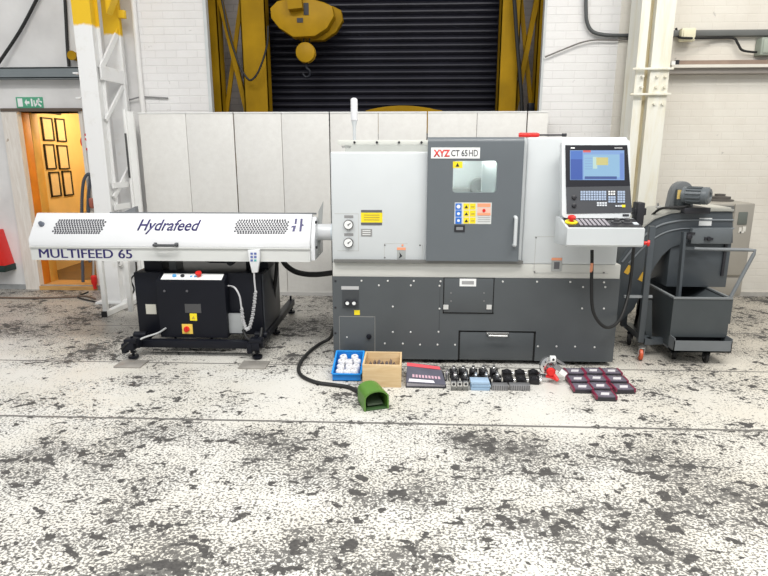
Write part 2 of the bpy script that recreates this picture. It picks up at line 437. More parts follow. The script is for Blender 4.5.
# exit sign
o = P(17, 108, YW-0.012); e = P(42, 97, YW-0.012)
t = thing('exit_sign', 'green and white emergency exit sign above the doorway', 'sign', o)
part('sign_board', MB().box(o.x, e.x, YW-0.012, YW, o.z, e.z), mat('exit_green', (0.10, 0.40, 0.24), 0.5, var=0.02), t)
W_ = e.x-o.x; HH = e.z-o.z; fy = YW-0.014
pic = MB()
pic.box(o.x+W_*0.06, o.x+W_*0.24, fy, fy+0.004, o.z+HH*0.12, o.z+HH*0.88)
pic.prism([(o.x+W_*0.32, o.z+HH*0.5), (o.x+W_*0.40, o.z+HH*0.82), (o.x+W_*0.40, o.z+HH*0.62), (o.x+W_*0.50, o.z+HH*0.62), (o.x+W_*0.50, o.z+HH*0.38), (o.x+W_*0.40, o.z+HH*0.38), (o.x+W_*0.40, o.z+HH*0.18)], fy, fy+0.004)
pic.box(o.x+W_*0.56, o.x+W_*0.62, fy, fy+0.004, o.z+HH*0.15, o.z+HH*0.85).box(o.x+W_*0.66, o.x+W_*0.70, fy, fy+0.004, o.z+HH*0.3, o.z+HH*0.7)
cx, cz = o.x+W_*0.83, o.z+HH*0.5
pic.cyl((cx+0.01, fy, cz+HH*0.30), (cx+0.01, fy+0.004, cz+HH*0.30), HH*0.1, 10)
pic.bar((cx, fy+0.002, cz+HH*0.22), (cx-0.01, fy+0.002, cz-HH*0.05), 0.004, 0.03)
pic.bar((cx-0.01, fy+0.002, cz-HH*0.05), (cx+0.03, fy+0.002, cz-HH*0.36), 0.004, 0.018).bar((cx-0.01, fy+0.002, cz-HH*0.05), (cx-0.045, fy+0.002, cz-HH*0.34), 0.004, 0.018)
pic.bar((cx, fy+0.002, cz+HH*0.18), (cx+0.045, fy+0.002, cz+HH*0.02), 0.004, 0.014)
part('pictogram', pic, M_PAPER, t, label='white running figure, arrow and door')

# steel beam across the left wall
a, b = P(-60, 68, YW-0.12), P(79, 78, YW-0.12)
bm_ = MB().box(-6.4, b.x, YW-0.12, YW-0.105, b.z, a.z).box(-6.4, b.x, YW-0.12, YW, a.z-0.012, a.z+0.004).box(-6.4, b.x, YW-0.12, YW, b.z-0.004, b.z+0.012)
solo('steel_beam', bm_, M_GALV, 'grey steel channel beam running along the left wall above the doorway', 'beam')
solo('power_cable', MB().tube([P(-6, 70, YW-0.13), P(0, 61, YW-0.10), P(20, 31, YW-0.06), P(38, -3, YW-0.05), P(50,-26,YW-0.05)], 0.017, 8), M_RUB, 'black cable slanting up the plaster wall in the top left corner', 'cable')
solo('cable_drop', MB().tube([P(60, -40, YW-0.03), P(64, -12, YW-0.03), P(66, 20, YW-0.03), P(67.5, 50, YW-0.03), P(69, 66.5, YW-0.03)], 0.017, 8), M_RUB, 'dark pipe running down just left of the yellow-topped column', 'pipe')
o = P(74, 56, YW-0.06)
solo('wall_fitting', MB().spin((o.x, YW, o.z), (0,-1,0), [(0,0.045),(0.03,0.045),(0.035,0.03),(0.09,0.03),(0.095,0.05),(0.11,0.05)], 16), M_CRANE, 'small yellow knob fitting beside the column above the beam', 'fitting')

# prohibition sign half behind the column
o = P(88.5, 142, YW-0.012)
t = thing('prohibition_sign', 'round red and white sign half hidden behind the white left column', 'sign', (o.x, YW, o.z))
part('disc', MB().cyl((o.x, YW-0.008, o.z), (o.x, YW, o.z), 0.095, 28), M_PAPER, t)
rg = MB()
for k in range(28):
    a0, a1 = 2*math.pi*k/28, 2*math.pi*(k+1)/28
    q = [(o.x+r_*math.cos(a_), o.z+r_*math.sin(a_)) for r_, a_ in ((0.075,a0),(0.098,a0),(0.098,a1),(0.075,a1))]
    rg.prism(q, YW-0.012, YW-0.008)
rg.bar((o.x-0.055, YW-0.010, o.z+0.055), (o.x+0.055, YW-0.010, o.z-0.055), 0.004, 0.018)
part('ring', rg, M_RED, t)

# hanging hoses beside the doorway
t = thing('hanging_hose', 'dark grey hose looped on the wall between doorway and left column', 'hose', P(84, 215, YW))
part('hose', MB().tube([P(83, 282, YW-0.05), P(82, 235, YW-0.05), P(82, 200, YW-0.06), P(84, 180, YW-0.08), P(89, 174, YW-0.08), P(90, 182, YW-0.06), P(88, 205, YW-0.05), P(90, 262, YW-0.05)], 0.018, 8), mat('hose_slate', (0.08, 0.09, 0.11), 0.5), t)
part('hose_fitting', MB().spin(P(91, 198, YW-0.06), (0,0,-1), [(0,0.02),(0.02,0.028),(0.10,0.028),(0.12,0.015)], 12), mat('brass_red', (0.4, 0.12, 0.08), 0.4), t, label='brownish red coupling on the hose')
t = thing('air_line_regulator', 'small red air line regulator low on the wall by the doorway', 'regulator', P(89, 292, YW))
part('body', MB().spin(P(93.5, 275, YW-0.07), (0,0,-1), [(0,0.018),(0.02,0.035),(0.10,0.035),(0.13,0.02),(0.17,0.02)], 14), M_RED, t)
part('pipe', MB().tube([P(93.5, 276, YW-0.07), P(93.5, 264, YW-0.06), P(93.5, 250, YW-0.05)], 0.012, 8), M_STEEL, t)

# fire point box at the left edge
o = P(13, 263, YW-0.22); T0 = P(-16, 266, YW-0.2)
t = thing('fire_extinguisher_box', 'red box with white notice on the wall at the left edge', 'fire extinguisher box', (-4.75, YW, 0.33))
bx0, bx1, bz0, bz1 = -5.25, -4.83, P(5, 266, YW-0.2).z, P(0, 231, YW-0.2).z
part('casing', MB().prism([(bx0, bz0), (bx1+0.05, bz0), (bx1-0.03, bz1), (bx0, bz1)], YW-0.2, YW, 'y', 0.01), M_RED, t)
part('notice', MB().prism([(bx0+0.1, bz0+0.1), (bx1-0.05, bz0+0.1), (bx1-0.10, bz1-0.1), (bx0+0.1, bz1-0.1)], YW-0.206, YW-0.2), M_PAPER, t)
part('plinth', MB().box(bx0, bx1+0.06, YW-0.21, YW-0.002, bz0-0.075, bz0, 0.006), mat('dark_green_black', (0.01,0.03,0.025), 0.5), t)
part('notice_band', MB().box(bx0+0.1, bx1-0.06, YW-0.209, YW-0.206, bz0+0.12, bz0+0.15), mat('notice_green', (0.45,0.6,0.25), 0.5), t)

# roller shutter
t = thing('roller_shutter', 'dark corrugated roller shutter closing the wide opening', 'roller shutter', (-0.3, 7.66, 0))
prof = []; n = int(4.25/0.078)
for k in range(n):
    z = k*0.078
    prof += [(7.68, z), (7.655, z+0.012), (7.640, z+0.030), (7.640, z+0.046), (7.655, z+0.064)]
prof.append((7.68, n*0.078)); prof += [(7.70, n*0.078), (7.70, 0)]
part('curtain', MB().prism(prof, -1.80, 1.16, 'x'), mat('shutter_blue_black', (0.022, 0.022, 0.032), 0.38, 0.2, var=0.25, scale=2), t)
part('guide_rail', MB().box(-1.86, -1.76, 7.56, 7.72, 0, 4.3), M_BLACK, t)
part('guide_rail', MB().box(1.06, 1.16, 7.56, 7.72, 0, 4.3), M_BLACK, t)

# lattice stanchions in the recess
def stanchion(label, xa0, xa1, xb0, xb1, Yc, flip):
    t = thing('lattice_stanchion', label, 'steel column', ((xa0+xb1)/2, Yc, 0), 0, 'ochre lattice stanchions flanking the shutter')
    for x0, x1 in ((xa0, xa1), (xb0, xb1)):
        part('upright', MB().box(x0, x1, Yc-0.09, Yc-0.075, 0, 4.29).box(x0, x0+0.012, Yc-0.09, Yc+0.09, 0, 4.29).box(x1-0.012, x1, Yc-0.09, Yc+0.09, 0, 4.29), M_CRANED, t)
    z = 0.45; k = flip
    l, r_ = xa1-0.02, xb0+0.02
    while z < 4.2:
        z1 = min(z+1.55, 4.25); fr = (z1-z)/1.55
        pa = (l, r_) if k % 2 == 0 else (r_, l)
        part('lacing_bar', MB().bar((pa[0], Yc, z), (pa[0]+(pa[1]-pa[0])*fr, Yc, z1), 0.06, 0.055), M_CRANED, t)
        part('lacing_bar', MB().bar((pa[1], Yc+0.05, z), (pa[1]+(pa[0]-pa[1])*fr, Yc+0.05, z1), 0.02, 0.05), M_CRANED, t)
        z += 1.55; k += 1
    return t
stanchion('ochre steel lattice stanchion in the opening, left of the dark shutter', -2.36, -2.24, -1.97, -1.68, 7.2, 0)
stanchion('ochre steel lattice stanchion in the opening, right of the dark shutter', 1.02, 1.24, 1.44, 1.52, 7.2, 1)
solo('recess_cable', MB().tube([P(206, -60, 6.98), P(221, -3, 6.98), P(228, 30, 6.98), P(238, 62, 6.98), P(247, 78, 6.98), P(253, 79, 6.98), P(260, 68, 6.98), P(267, 45, 6.98), P(268, 26, 6.98)], 0.012, 8), M_RUB, 'thin black cable drooping in front of the left lattice stanchion', 'cable')
solo('recess_pipe', MB().tube([P(509, -75, 7.02), P(514, -5, 7.02), P(517, 40, 7.02), P(521, 90, 7.02), P(522, 112, 7.02)], 0.022, 8), M_RUB, 'black pipe running down the right lattice stanchion', 'pipe')
solo('recess_box', MB().box(P(528,112,7.0).x, P(534,112,7.0).x, 6.98, 7.08, P(530,116,7.0).z, P(530,103,7.0).z, 0.005), M_BLACK, 'small black box at the foot of the right stanchion gap', 'box')

# yellow curved thing just peeping above the fence
ar = MB(); p0, p1 = P(366, 111, 6.95), P(442, 111, 6.95)
pts = [(p0.x, p0.z-0.25)]
for k in range(13):
    u = k/12; pts.append((p0.x+(p1.x-p0.x)*u, p0.z+0.055*math.sin(math.pi*min(1, u*1.05))**0.8 if 0 < u < 0.95 else p0.z))
pts.append((p1.x, p0.z-0.25))
solo('machine_guard', ar.prism(pts, 6.9, 7.15, 'y'), M_CRANED, 'yellow rounded cover just showing above the pale fence', 'guard')

# crane hoist block
YH = 7.15
t = thing('crane_hoist', 'yellow crane hoist block hanging in front of the dark shutter', 'crane hoist', (P(302, 20, YH).x, YH, 2.6))
oct_ = [(270,8),(271,18),(279,28),(293,37),(315,36),(327,28),(334,16),(332,6),(324,2),(308,-2),(292,-3),(277,1)]
part('body', MB().prism([(P(x,y,YH-0.12).x, P(x,y,YH-0.12).z) for x, y in oct_], YH-0.12, YH+0.05, 'y', 0.012), M_CRANE, t)
part('rear_cheek', MB().prism([(P(x+9,y+6,YH+0.05).x, P(x+6,y+4,YH+0.05).z) for x, y in oct_], YH+0.05, YH+0.17, 'y', 0.012), M_CRANED, t)
part('suspension_beam', MB().bar(P(296, 10, YH-0.17), P(290, -40, YH-0.17)+Vector((0,0.05,0)), 0.10, 0.16), M_CRANED, t)
part('slot', MB().box(P(297,22,YH-0.125).x, P(303,22,YH-0.125).x, YH-0.128, YH-0.118, P(300,22.5,YH-0.125).z, P(300,18,YH-0.125).z), M_INK, t)
part('slot', MB().box(P(304,22,YH-0.125).x, P(309,22,YH-0.125).x, YH-0.128, YH-0.118, P(300,15,YH-0.125).z, P(300,3,YH-0.125).z), M_INK, t)
for dx in (-0.035, 0.035):
    part('rope', MB().cyl(P(307,34,YH)+Vector((dx,0,0)), P(306,50,YH)+Vector((dx,0,0)), 0.008, 8), M_RUB, t)
c = P(306, 53, YH)
part('sheave_block', MB().spin(c+Vector((0,-0.07,0)), (0,1,0), [(0,0.07),(0.015,0.11),(0.05,0.115),(0.06,0.085),(0.08,0.085),(0.09,0.115),(0.125,0.11),(0.14,0.07)], 24), M_CRANE, t)
hk = [c+Vector((0,0,-0.10)), c+Vector((0,0,-0.16)), c+Vector((0.04,0,-0.20)), c+Vector((0.03,0,-0.255)), c+Vector((-0.015,0,-0.265)), c+Vector((-0.045,0,-0.23))]
part('hook', MB().tube(hk, 0.016, 10), M_BLACK, t)

# ------------------------------------------------------------------ left lattice column
M_COLL = column_mat('white_column_yellow_top', 2.86, (0.80, 0.50, 0.01), (0.82, 0.82, 0.81))
t = thing('steel_column', 'white lattice steel column with yellow painted top, left of the fence', 'steel column', (-3.2, 6.2, 0))
YC = 6.12
part('upright', MB().box(-3.345, -3.16, YC-0.1, YC-0.088, 0, 4.3).box(-3.32, -3.19, YC-0.088, YC+0.045, 0, 4.3).box(-3.345, -3.16, YC+0.045, YC+0.06, 0, 4.3), M_COLL, t)
part('upright', MB().box(-3.30, -3.12, 6.52, 6.54, 0, 4.3).box(-3.28, -3.14, 6.54, 6.62, 0, 4.3), M_COLL, t)
for z0, z1, w in ((2.45, 2.90, 0.06), (1.95, 2.35, 0.04), (1.15, 1.5, 0.05), (0.4, 1.1, 0.05)):
    part('lacing_bar', MB().bar((-3.17, YC, z0), (-3.14, 6.53, z1), 0.02, w, (1,0,0)), M_COLL, t)
for z in (2.42, 1.05, 1.28, 0.45):
    part('batten_plate', MB().bar((-3.16, YC-0.02, z), (-3.13, 6.58, z), 0.02, 0.06 if z < 2 else 0.14, (1,0,0)), M_COLL, t)
part('lug', MB().box(-3.12, -3.05, 6.5, 6.56, 3.02, 3.1, 0.005).box(-3.42, -3.365, YC-0.08, YC, 2.40, 2.415).box(-3.42, -3.365, YC-0.08, YC, 2.16, 2.175), M_COLL, t)
part('base_plate', MB().box(-3.44, -3.08, 6.0, 6.66, 0, 0.02), M_COLL, t)
part('crane_rail_bracket', MB().prism([(-3.14, 3.02), (-3.02, 3.25), (-3.02, 4.3), (-3.14, 4.3)], 6.3, 6.42), M_COLL, t, label='yellow gusset')
solo('wall_cable_stub', MB().tube([P(117, 98, YW-0.05), P(128, 100, YW-0.05), P(142, 97, YW-0.05), P(168, 98, YW-0.05)], 0.008, 6), mat('cable_grey', (0.25,0.25,0.25), 0.6), 'short grey cable stub sticking along the whitewashed brick above the fence', 'cable')
# white pipe running down the corner between plaster and brick
solo('wall_conduit', MB().cyl((-3.0, YW-0.06, 0), (-3.0, YW-0.06, 4.3), 0.03, 12), mat('conduit_white', (0.75,0.74,0.72), 0.5), 'white vertical conduit where plaster meets brick above the fence', 'conduit')

# leaning light frame with foot in front of the column
M_WST = mat('white_steel_frame', (0.82, 0.82, 0.80), 0.45, var=0.05)
t = thing('screen_stand', 'white tubular stand with a long foot behind the feeder left end', 'stand', (-3.08, 5.7, 0))
f0, f1 = G(105, 317), G(150, 296)
part('foot', MB().bar(f0+Vector((0,0,0.03)), Vector((f0.x+0.075, 6.34, 0.03)), 0.06, 0.05, (1,0,0)), M_WST, t)
part('post', MB().box(f0.x-0.022, f0.x+0.022, f0.y+0.01, f0.y+0.054, 0.05, 0.98, 0.004), M_WST, t)
part('foot_cap', MB().box(f0.x-0.028, f0.x+0.028, f0.y-0.012, f0.y+0.001, 0.0, 0.06), M_RUB, t)
part('brace', MB().bar((f0.x, f0.y+0.04, 0.62), (f0.x+0.26, f0.y+0.04, 0.62), 0.03, 0.10), M_WST, t)
part('post', MB().box(f0.x+0.24, f0.x+0.285, f0.y+0.01, f0.y+0.054, 0.055, 0.98, 0.004), M_WST, t)
t = thing('end_screen', 'narrow white upright screen panel standing between column and fence', 'screen', (-3.10, 6.45, 0))
part('panel', MB().box(-3.105, -3.015, 6.42, 6.45, 0.01, 2.06), M_WST, t)
part('edge_channel', MB().box(-3.115, -3.085, 6.39, 6.42, 0.0, 2.08, 0.004), M_WST, t)
part('latch', MB().box(-3.112, -3.092, 6.372, 6.391, 1.35, 1.83, 0.006), mat('latch_dark', (0.07,0.07,0.07), 0.4), t)
solo('trailing_cable', MB().tube([G(88, 292, 0.01), G(78, 297, 0.01), G(92, 301, 0.01), G(104, 303, 0.01), G(122, 299, 0.01), G(112, 294, 0.01), G(125, 291, 0.01)], 0.010, 6), M_RUB, 'thin dark cable coiled on the floor by the left column', 'cable')
solo('floor_hose', MB().tube([G(-20, 297, 0.012), G(30, 298, 0.012), G(70, 297, 0.012), G(85, 296, 0.012), G(95, 299, 0.012)], 0.012, 6), mat('hose_brown', (0.16,0.11,0.08), 0.6), 'brown hose lying along the foot of the left wall', 'hose')
solo('stand_cable', MB().tube([P(136, 262, 5.9), P(136, 272, 5.9), P(131, 280, 5.95), P(134, 290, 6.0), P(128, 300, 6.0)], 0.009, 6), M_RUB, 'thin black cable hanging behind the left end of the feeder cabinet', 'cable')

# ------------------------------------------------------------------ fence panels
def panel_mat():
    m, t = new_mat('pale_screen_board', 0.5)
    tc = t.n('TexCoord')
    n = t.noise(tc.outputs['Object'], 14, 6, 0.7); n2 = t.noise(tc.outputs['Object'], 1.6, 3)
    c = t.mix(t.step(n, 0.35, 0.75), (0.76, 0.75, 0.715), (0.69, 0.675, 0.64))
    c = t.mix(t.math('MULTIPLY', t.step(n2, 0.5, 0.8), 0.35), c, (0.60, 0.58, 0.54))
    t.l(c, t.b.inputs['Base Color']); return m
M_PAN = panel_mat()
fx = [-3.00, -1.936, -0.879, 0.185, 1.255, 1.48]
names = ['pale screen panel behind the left half of the feeder', 'pale screen panel behind the right half of the feeder', 'pale screen panel behind the signal lamp and lathe left side', 'pale screen panel behind the lathe door', 'short pale filler panel beside the right end of the opening']
for i in range(5):
    x0, x1 = fx[i]+0.006, fx[i+1]-0.006
    t = thing('fence_panel', names[i], 'screen panel', ((x0+x1)/2, 6.5, 0), 0, 'pale screen panels of the fence')
    mid = (x0+x1)/2
    if i < 4:
        part('sheet', MB().box(x0, mid-0.002, 6.50, 6.53, 0.03, 2.04, 0.004), M_PAN, t)
        part('sheet', MB().box(mid+0.002, x1, 6.50, 6.53, 0.03, 2.04, 0.004), M_PAN, t)
    else:
        part('sheet', MB().box(x0, x1, 6.50, 6.53, 0.03, 2.04, 0.004), M_PAN, t)
    part('top_cap', MB().box(x0, x1, 6.495, 6.535, 2.04, 2.055), M_WST, t)
    part('bottom_rail', MB().box(x0, x1, 6.49, 6.54, 0.0, 0.04), mat('rail_pale_grey', (0.5,0.49,0.47), 0.5), t)

# ------------------------------------------------------------------ right column + services
M_COLR = stained('cream_column_paint', (0.79, 0.78, 0.70), (0.70, 0.64, 0.46))
M_STAIN = stained('column_web_rusty', (0.62, 0.55, 0.36), (0.34, 0.22, 0.07), 9, 0.6)
t = thing('steel_column', 'cream painted steel column with stained groove, right of the lathe', 'steel column', (2.42, 6.2, 0))
xl, xr, yc = 2.245, 2.565, 6.2
part('flange', MB().box(xl, xl+0.085, yc, yc+0.02, 0, 4.3).box(xl, xl+0.02, yc+0.02, yc+0.30, 0, 4.3), M_COLR, t)
part('flange', MB().box(xl+0.135, xr, yc-0.02, yc, 0, 4.3).box(xr-0.02, xr, yc, yc+0.30, 0, 4.3).box(xl+0.135, xl+0.15, yc, yc+0.055, 0, 4.3), M_COLR, t)
part('web', MB().box(xl+0.02, xl+0.15, yc+0.055, yc+0.07, 0, 4.3), M_STAIN, t, label='rust stained recessed web')
for z in (2.42, 2.18):
    part('splice_rib', MB().box(xl-0.05, xr+0.03, yc-0.05, yc-0.02, z, z+0.02, 0.002), M_COLR, t)
for i, (dx, z) in enumerate([(0.06,2.36),(0.06,2.26),(0.20,2.36),(0.20,2.26),(0.28,2.36),(0.28,2.26),(0.20,2.10),(0.28,2.10)]):
    part('bolt', MB().cyl((xl+dx, yc-0.045, z), (xl+dx, yc+0.0, z), 0.014, 6), M_COLR, t)
part('base_plate', MB().box(xl-0.05, xr+0.05, yc-0.06, yc+0.36, 0, 0.02), M_COLR, t)

M_PIPE = mat('conduit_dark_grey', (0.075, 0.08, 0.082), 0.5)
yy = YW-0.07
solo('wall_conduit', MB().tube([P(586, -85, yy), P(586, -20, yy), P(586, 8, yy), P(587, 22, yy), P(592, 31, yy), P(602, 34.5, yy), P(620, 35.5, yy), P(645, 35, yy)], 0.019, 10), M_PIPE, 'dark conduit bending down and right on the whitewashed brick', 'conduit')
solo('wall_cable', MB().tube([P(545, 57, yy), P(562, 50, yy), P(580, 43, yy), P(595, 40, yy), P(618, 40, yy), P(642, 38, yy)], 0.008, 8), mat('cable_brown_grey', (0.16,0.15,0.14), 0.6), 'thin cable sagging across the brick to the right column', 'cable')
yy = YW-0.05
solo('cable_tray', MB().box(P(670,30,yy).x, 7.5, YW-0.06, YW-0.002, P(700,36.3,yy).z, P(700,30,yy).z, 0.006), mat('tray_dark', (0.12,0.125,0.12), 0.5), 'dark grey trunking running along the upper right wall', 'trunking')
a, b = P(681, 41, YW-0.13), P(697, 27.5, YW-0.13)
t = thing('junction_box', 'cream plastic junction box on the trunking beside the right column', 'junction box', (a.x, YW-0.1, a.z))
part('box', MB().box(a.x, b.x, YW-0.13, YW-0.05, a.z, b.z, 0.014), mat('cream_plastic', (0.80,0.76,0.56), 0.4), t)
part('lid', MB().box(a.x+0.015, b.x-0.015, YW-0.14, YW-0.128, a.z+0.015, b.z-0.015, 0.006), MATS['cream_plastic'], t)
solo('wall_cable', MB().tube([P(676, 28, yy), P(678, 36, yy), P(684, 38, yy-0.1), P(715, 38, yy), P(733, 38, yy), P(738, 44, yy), P(742, 50, yy), P(752, 52, yy), P(762, 52, yy)], 0.012, 8), M_RUB, 'black cable dipping below the trunking towards the grey box', 'cable')
a, b = P(760, 55, YW-0.12), P(780, 37, YW-0.12)
t = thing('isolator_box', 'grey green metal isolator box at the right edge', 'electrical box', (a.x, YW, a.z))
part('casing', MB().box(a.x, b.x, YW-0.12, YW-0.002, a.z, b.z, 0.01), mat('isolator_grey_green', (0.30,0.34,0.29), 0.5), t)
part('cover', MB().box(a.x+0.02, b.x-0.02, YW-0.13, YW-0.118, a.z+0.02, b.z-0.02, 0.006), mat('isolator_cover', (0.36,0.40,0.34), 0.5), t)
yy = YW-0.1
x0 = P(675, 64, yy).x
za, zb, zc_, zd = P(720, 60, yy).z, P(720, 65, yy).z, P(720, 68, yy).z, P(720, 73.5, yy).z
t = thing('wall_rail', 'long steel rail on the right wall with brown upper strip', 'rail', (x0, YW, zd))
part('upper_strip', MB().box(x0, 7.5, YW-0.09, YW-0.002, zb, za), mat('rust_brown_strip', (0.30,0.22,0.17), 0.6, var=0.2), t, label='brown upper strip')
part('ledge', MB().box(x0-0.05, 7.5, YW-0.15, YW-0.002, zc_, zb), mat('ledge_cream', (0.72,0.69,0.62), 0.5), t, label='cream ledge')
part('lower_strip', MB().box(x0-0.05, 7.5, YW-0.11, YW-0.002, zd, zc_), mat('rail_taupe', (0.32,0.29,0.26), 0.5), t)
part('end_block', MB().box(x0+0.0, x0+0.035, YW-0.12, YW-0.09, zb, za), M_INK, t)
part('end_block', MB().box(x0-0.045, x0-0.005, YW-0.12, YW-0.05, zb, za-0.01), M_PAPER, t)

# ================================================================== LATHE
LY = 4.30
def L(px, py, d=0.0): return P(px, py, LY-d)
def lbox(mb, px0, py0, px1, py1, d0, d1, b=0.0):
    """box on the lathe front: standing from depth d1 behind to d0 in front of the sheet"""
    a, c = L((px0+px1)/2 if False else px0, py1, d0), L(px1, py0, d0)
    am, cm = L(px0, (py0+py1)/2, d0), L(px1, (py0+py1)/2, d0)
    zm0, zm1 = L((px0+px1)/2, py1, d0), L((px0+px1)/2, py0, d0)
    return mb.box(am.x, cm.x, LY-d0, LY-d1, zm0.z, zm1.z, b)
X0, X1, YB = -0.585, 1.585, 5.68
ZB, ZW, ZT1, ZT2 = 0.692, 0.80, 1.622, 1.722
lathe = thing('cnc_lathe', 'large white and dark grey turning machine with sliding door and tilted control panel', 'machine', (0.5, 5.0, 0))
# grey base with swarf drawer opening
dxa, dxb = L(458, 350).x, L(535, 350).x; dz = L(500, 331).z
base = MB().box(X0, dxa, LY, YB, 0.035, ZB).box(dxb, X1, LY, YB, 0.035, ZB).box(dxa, dxb, LY, YB, dz, ZB).box(dxa, dxb, LY+0.35, YB, 0.035, dz)
part('base', base, M_GREY, lathe)
for (x, y) in ((X0+0.1, LY+0.12), (X0+0.1, YB-0.12), (X1-0.1, LY+0.12), (X1-0.1, YB-0.12), (dxa-0.06, LY+0.12), (dxb+0.06, LY+0.12)):
    part('levelling_foot', MB().cyl((x,y,0.0), (x,y,0.018), 0.05, 16).cyl((x,y,0.018), (x,y,0.036), 0.02, 10), M_RUB, lathe)
dr = part('swarf_drawer', MB().box(dxa+0.014, dxb-0.014, LY+0.006, LY+0.33, 0.035, dz-0.014, 0.004), M_GREY, lathe)
hb = MB(); a, b = L(487, 333.5), L(508, 333.5)
hb.box(a.x-0.005, b.x+0.005, LY-0.004, LY+0.006, a.z-0.012, a.z+0.012, 0.002).tube([(a.x, LY+0.0, a.z), (a.x+0.01, LY-0.035, a.z-0.008), (b.x-0.01, LY-0.035, a.z-0.008), (b.x, LY+0.0, a.z)], 0.007, 8, False)
part('handle', hb, M_STEEL, dr, label='bright drawer handle')
part('drawer_gap', MB().box(dxa-0.001, dxb+0.001, LY+0.012, LY+0.016, 0.036, dz+0.001), M_GAP, lathe)
# cream skirt band
part('skirt', MB().box(X0+0.004, X1-0.004, LY+0.004, YB, ZB, ZW, 0.004), M_CREAM, lathe)
# upper enclosure with viewing window cavity
xd0, xd1 = L(427, 200).x, L(523, 200).x
wx0, wx1 = L(453, 176, 0.05).x, L(497, 176, 0.05).x
wz0, wz1 = L(475, 192.5, 0.05).z, L(475, 161, 0.05).z
part('left_housing', MB().box(X0+0.004, xd0+0.02, LY+0.0, YB-0.15, ZW, ZT1, 0.012, 3), M_WHITE, lathe)
ca0, ca1, cz0, cz1 = wx0-0.08, wx1+0.12, wz0-0.08, wz1+0.06
enc = MB().box(xd0+0.02, ca0, LY+0.012, YB-0.1, ZW, ZT2-0.005).box(ca1, 1.13, LY+0.012, YB-0.1, ZW, ZT2-0.005)
enc.box(ca0, ca1, LY+0.012, YB-0.1, ZW, cz0).box(ca0, ca1, LY+0.012, YB-0.1, cz1, ZT2-0.005).box(ca0, ca1, LY+0.55, YB-0.1, cz0, cz1)
part('enclosure', enc, M_WHITE, lathe)
part('right_housing', MB().box(xd1+0.012, X1-0.04, LY+0.0, YB-0.1, ZW, ZT2, 0.012, 3), M_WHITE, lathe)
part('chuck', MB().spin((L(479,187,-0.4).x, LY+0.50, L(479,187,-0.4).z), (0,-1,0), [(0,0.075),(0.10,0.075),(0.12,0.06),(0.12,0.03),(0.08,0.028)], 28), M_STEEL, lathe)
part('inner_screen', MB().box(L(483,170,-0.3).x, L(499,170,-0.3).x, LY+0.25, LY+0.28, cz0, cz1).box(L(481,170,-0.3).x, L(483.4,170,-0.3).x, LY+0.22, LY+0.25, cz0, cz1-0.03), M_WHITE, lathe)
part('turret', MB().box(ca0+0.02, ca0+0.24, LY+0.30, LY+0.5, cz0, cz0+0.09, 0.01), M_STEEL, lathe)
part('work_lamp', MB().box(ca0+0.05, ca1-0.05, LY+0.20, LY+0.26, cz1-0.03, cz1-0.005), mat('lamp_tube', (1,1,0.97), 0.5, emit=34.0, var=0.0), lathe, label='glowing tube lamp inside the enclosure')
# roof rail above the left housing; grey panel behind it coloured as shade
a, b = P(338, 145, LY+0.08), P(426, 140, LY+0.08)
part('roof_rail', MB().box(a.x, b.x+0.02, LY+0.06, LY+0.12, a.z, b.z, 0.003), mat('roof_beige', (0.66,0.67,0.62), 0.4), lathe)
part('roof_shade_panel', MB().box(P(345,150,LY+0.3).x, xd0+0.03, LY+0.30, LY+0.34, ZT1-0.01, P(380,143,LY+0.3).z), mat('roof_shade_grey', (0.46,0.47,0.44), 0.5), lathe)
part('spring', MB().tube([P(342+i*1.1, 146.4+(1.6 if i % 2 else -0.6), LY+0.16) for i in range(9)], 0.006, 6, False), M_STEEL, lathe)
for px in (354.5, 377, 399, 421.5):
    c = P(px, 142.4, LY+0.06); part('bolt', MB().cyl((c.x, LY+0.048, c.z), (c.x, LY+0.062, c.z), 0.009, 8), M_INK, lathe)
# track strip
tr = MB(); lbox(tr, 333.5, 260.3, 523, 263.2, 0.03, -0.01)
part('door_track', tr, M_RAIL, lathe)
# sliding door, hollow round the window
dzb = L(475, 260).z; DT = 0.05
a0 = L(427, 200, DT).x; a1 = L(521.5, 200, DT).x; zt = L(475, 137, DT).z; rr = 0.035
door = MB()
ytop = [(LY-DT+0.0, 0)]
def dcol(x0, x1, z0, z1, top=False):
    if not top: door.box(x0, x1, LY-DT, LY-0.004, z0, z1)
    else:
        pr_ = [(LY-0.004, z0), (LY-0.004, z1), (LY-DT+rr, z1)]
        for k in range(1, 6):
            a_ = R(90*k/5); pr_.append((LY-DT+rr-rr*math.sin(a_), z1-rr+rr*math.cos(a_)))
        pr_.append((LY-DT, z0)); door.prism(pr_, x0, x1, 'x')
dcol(a0, wx0, dzb, wz0); dcol(wx0, wx1, dzb, wz0); dcol(wx1, a1, dzb, wz0)
dcol(a0, wx0, wz0, wz1); dcol(wx1, a1, wz0, wz1); dcol(a0, a1, wz1, zt, True)
# window corner fillets
for sx, sz, cx, cz in ((1,1,wx0,wz0), (-1,1,wx1,wz0), (1,-1,wx0,wz1), (-1,-1,wx1,wz1)):
    r_ = 0.02; q = [(cx, cz)]
    for k in range(5):
        a_ = R(90*k/4); q.append((cx+sx*(r_-r_*math.cos(a_)), cz+sz*(r_-r_*math.sin(a_))))
    door.prism([q[0]]+q[1:], LY-DT, LY-0.004)
dp = part('sliding_door', door, M_DOOR, lathe)
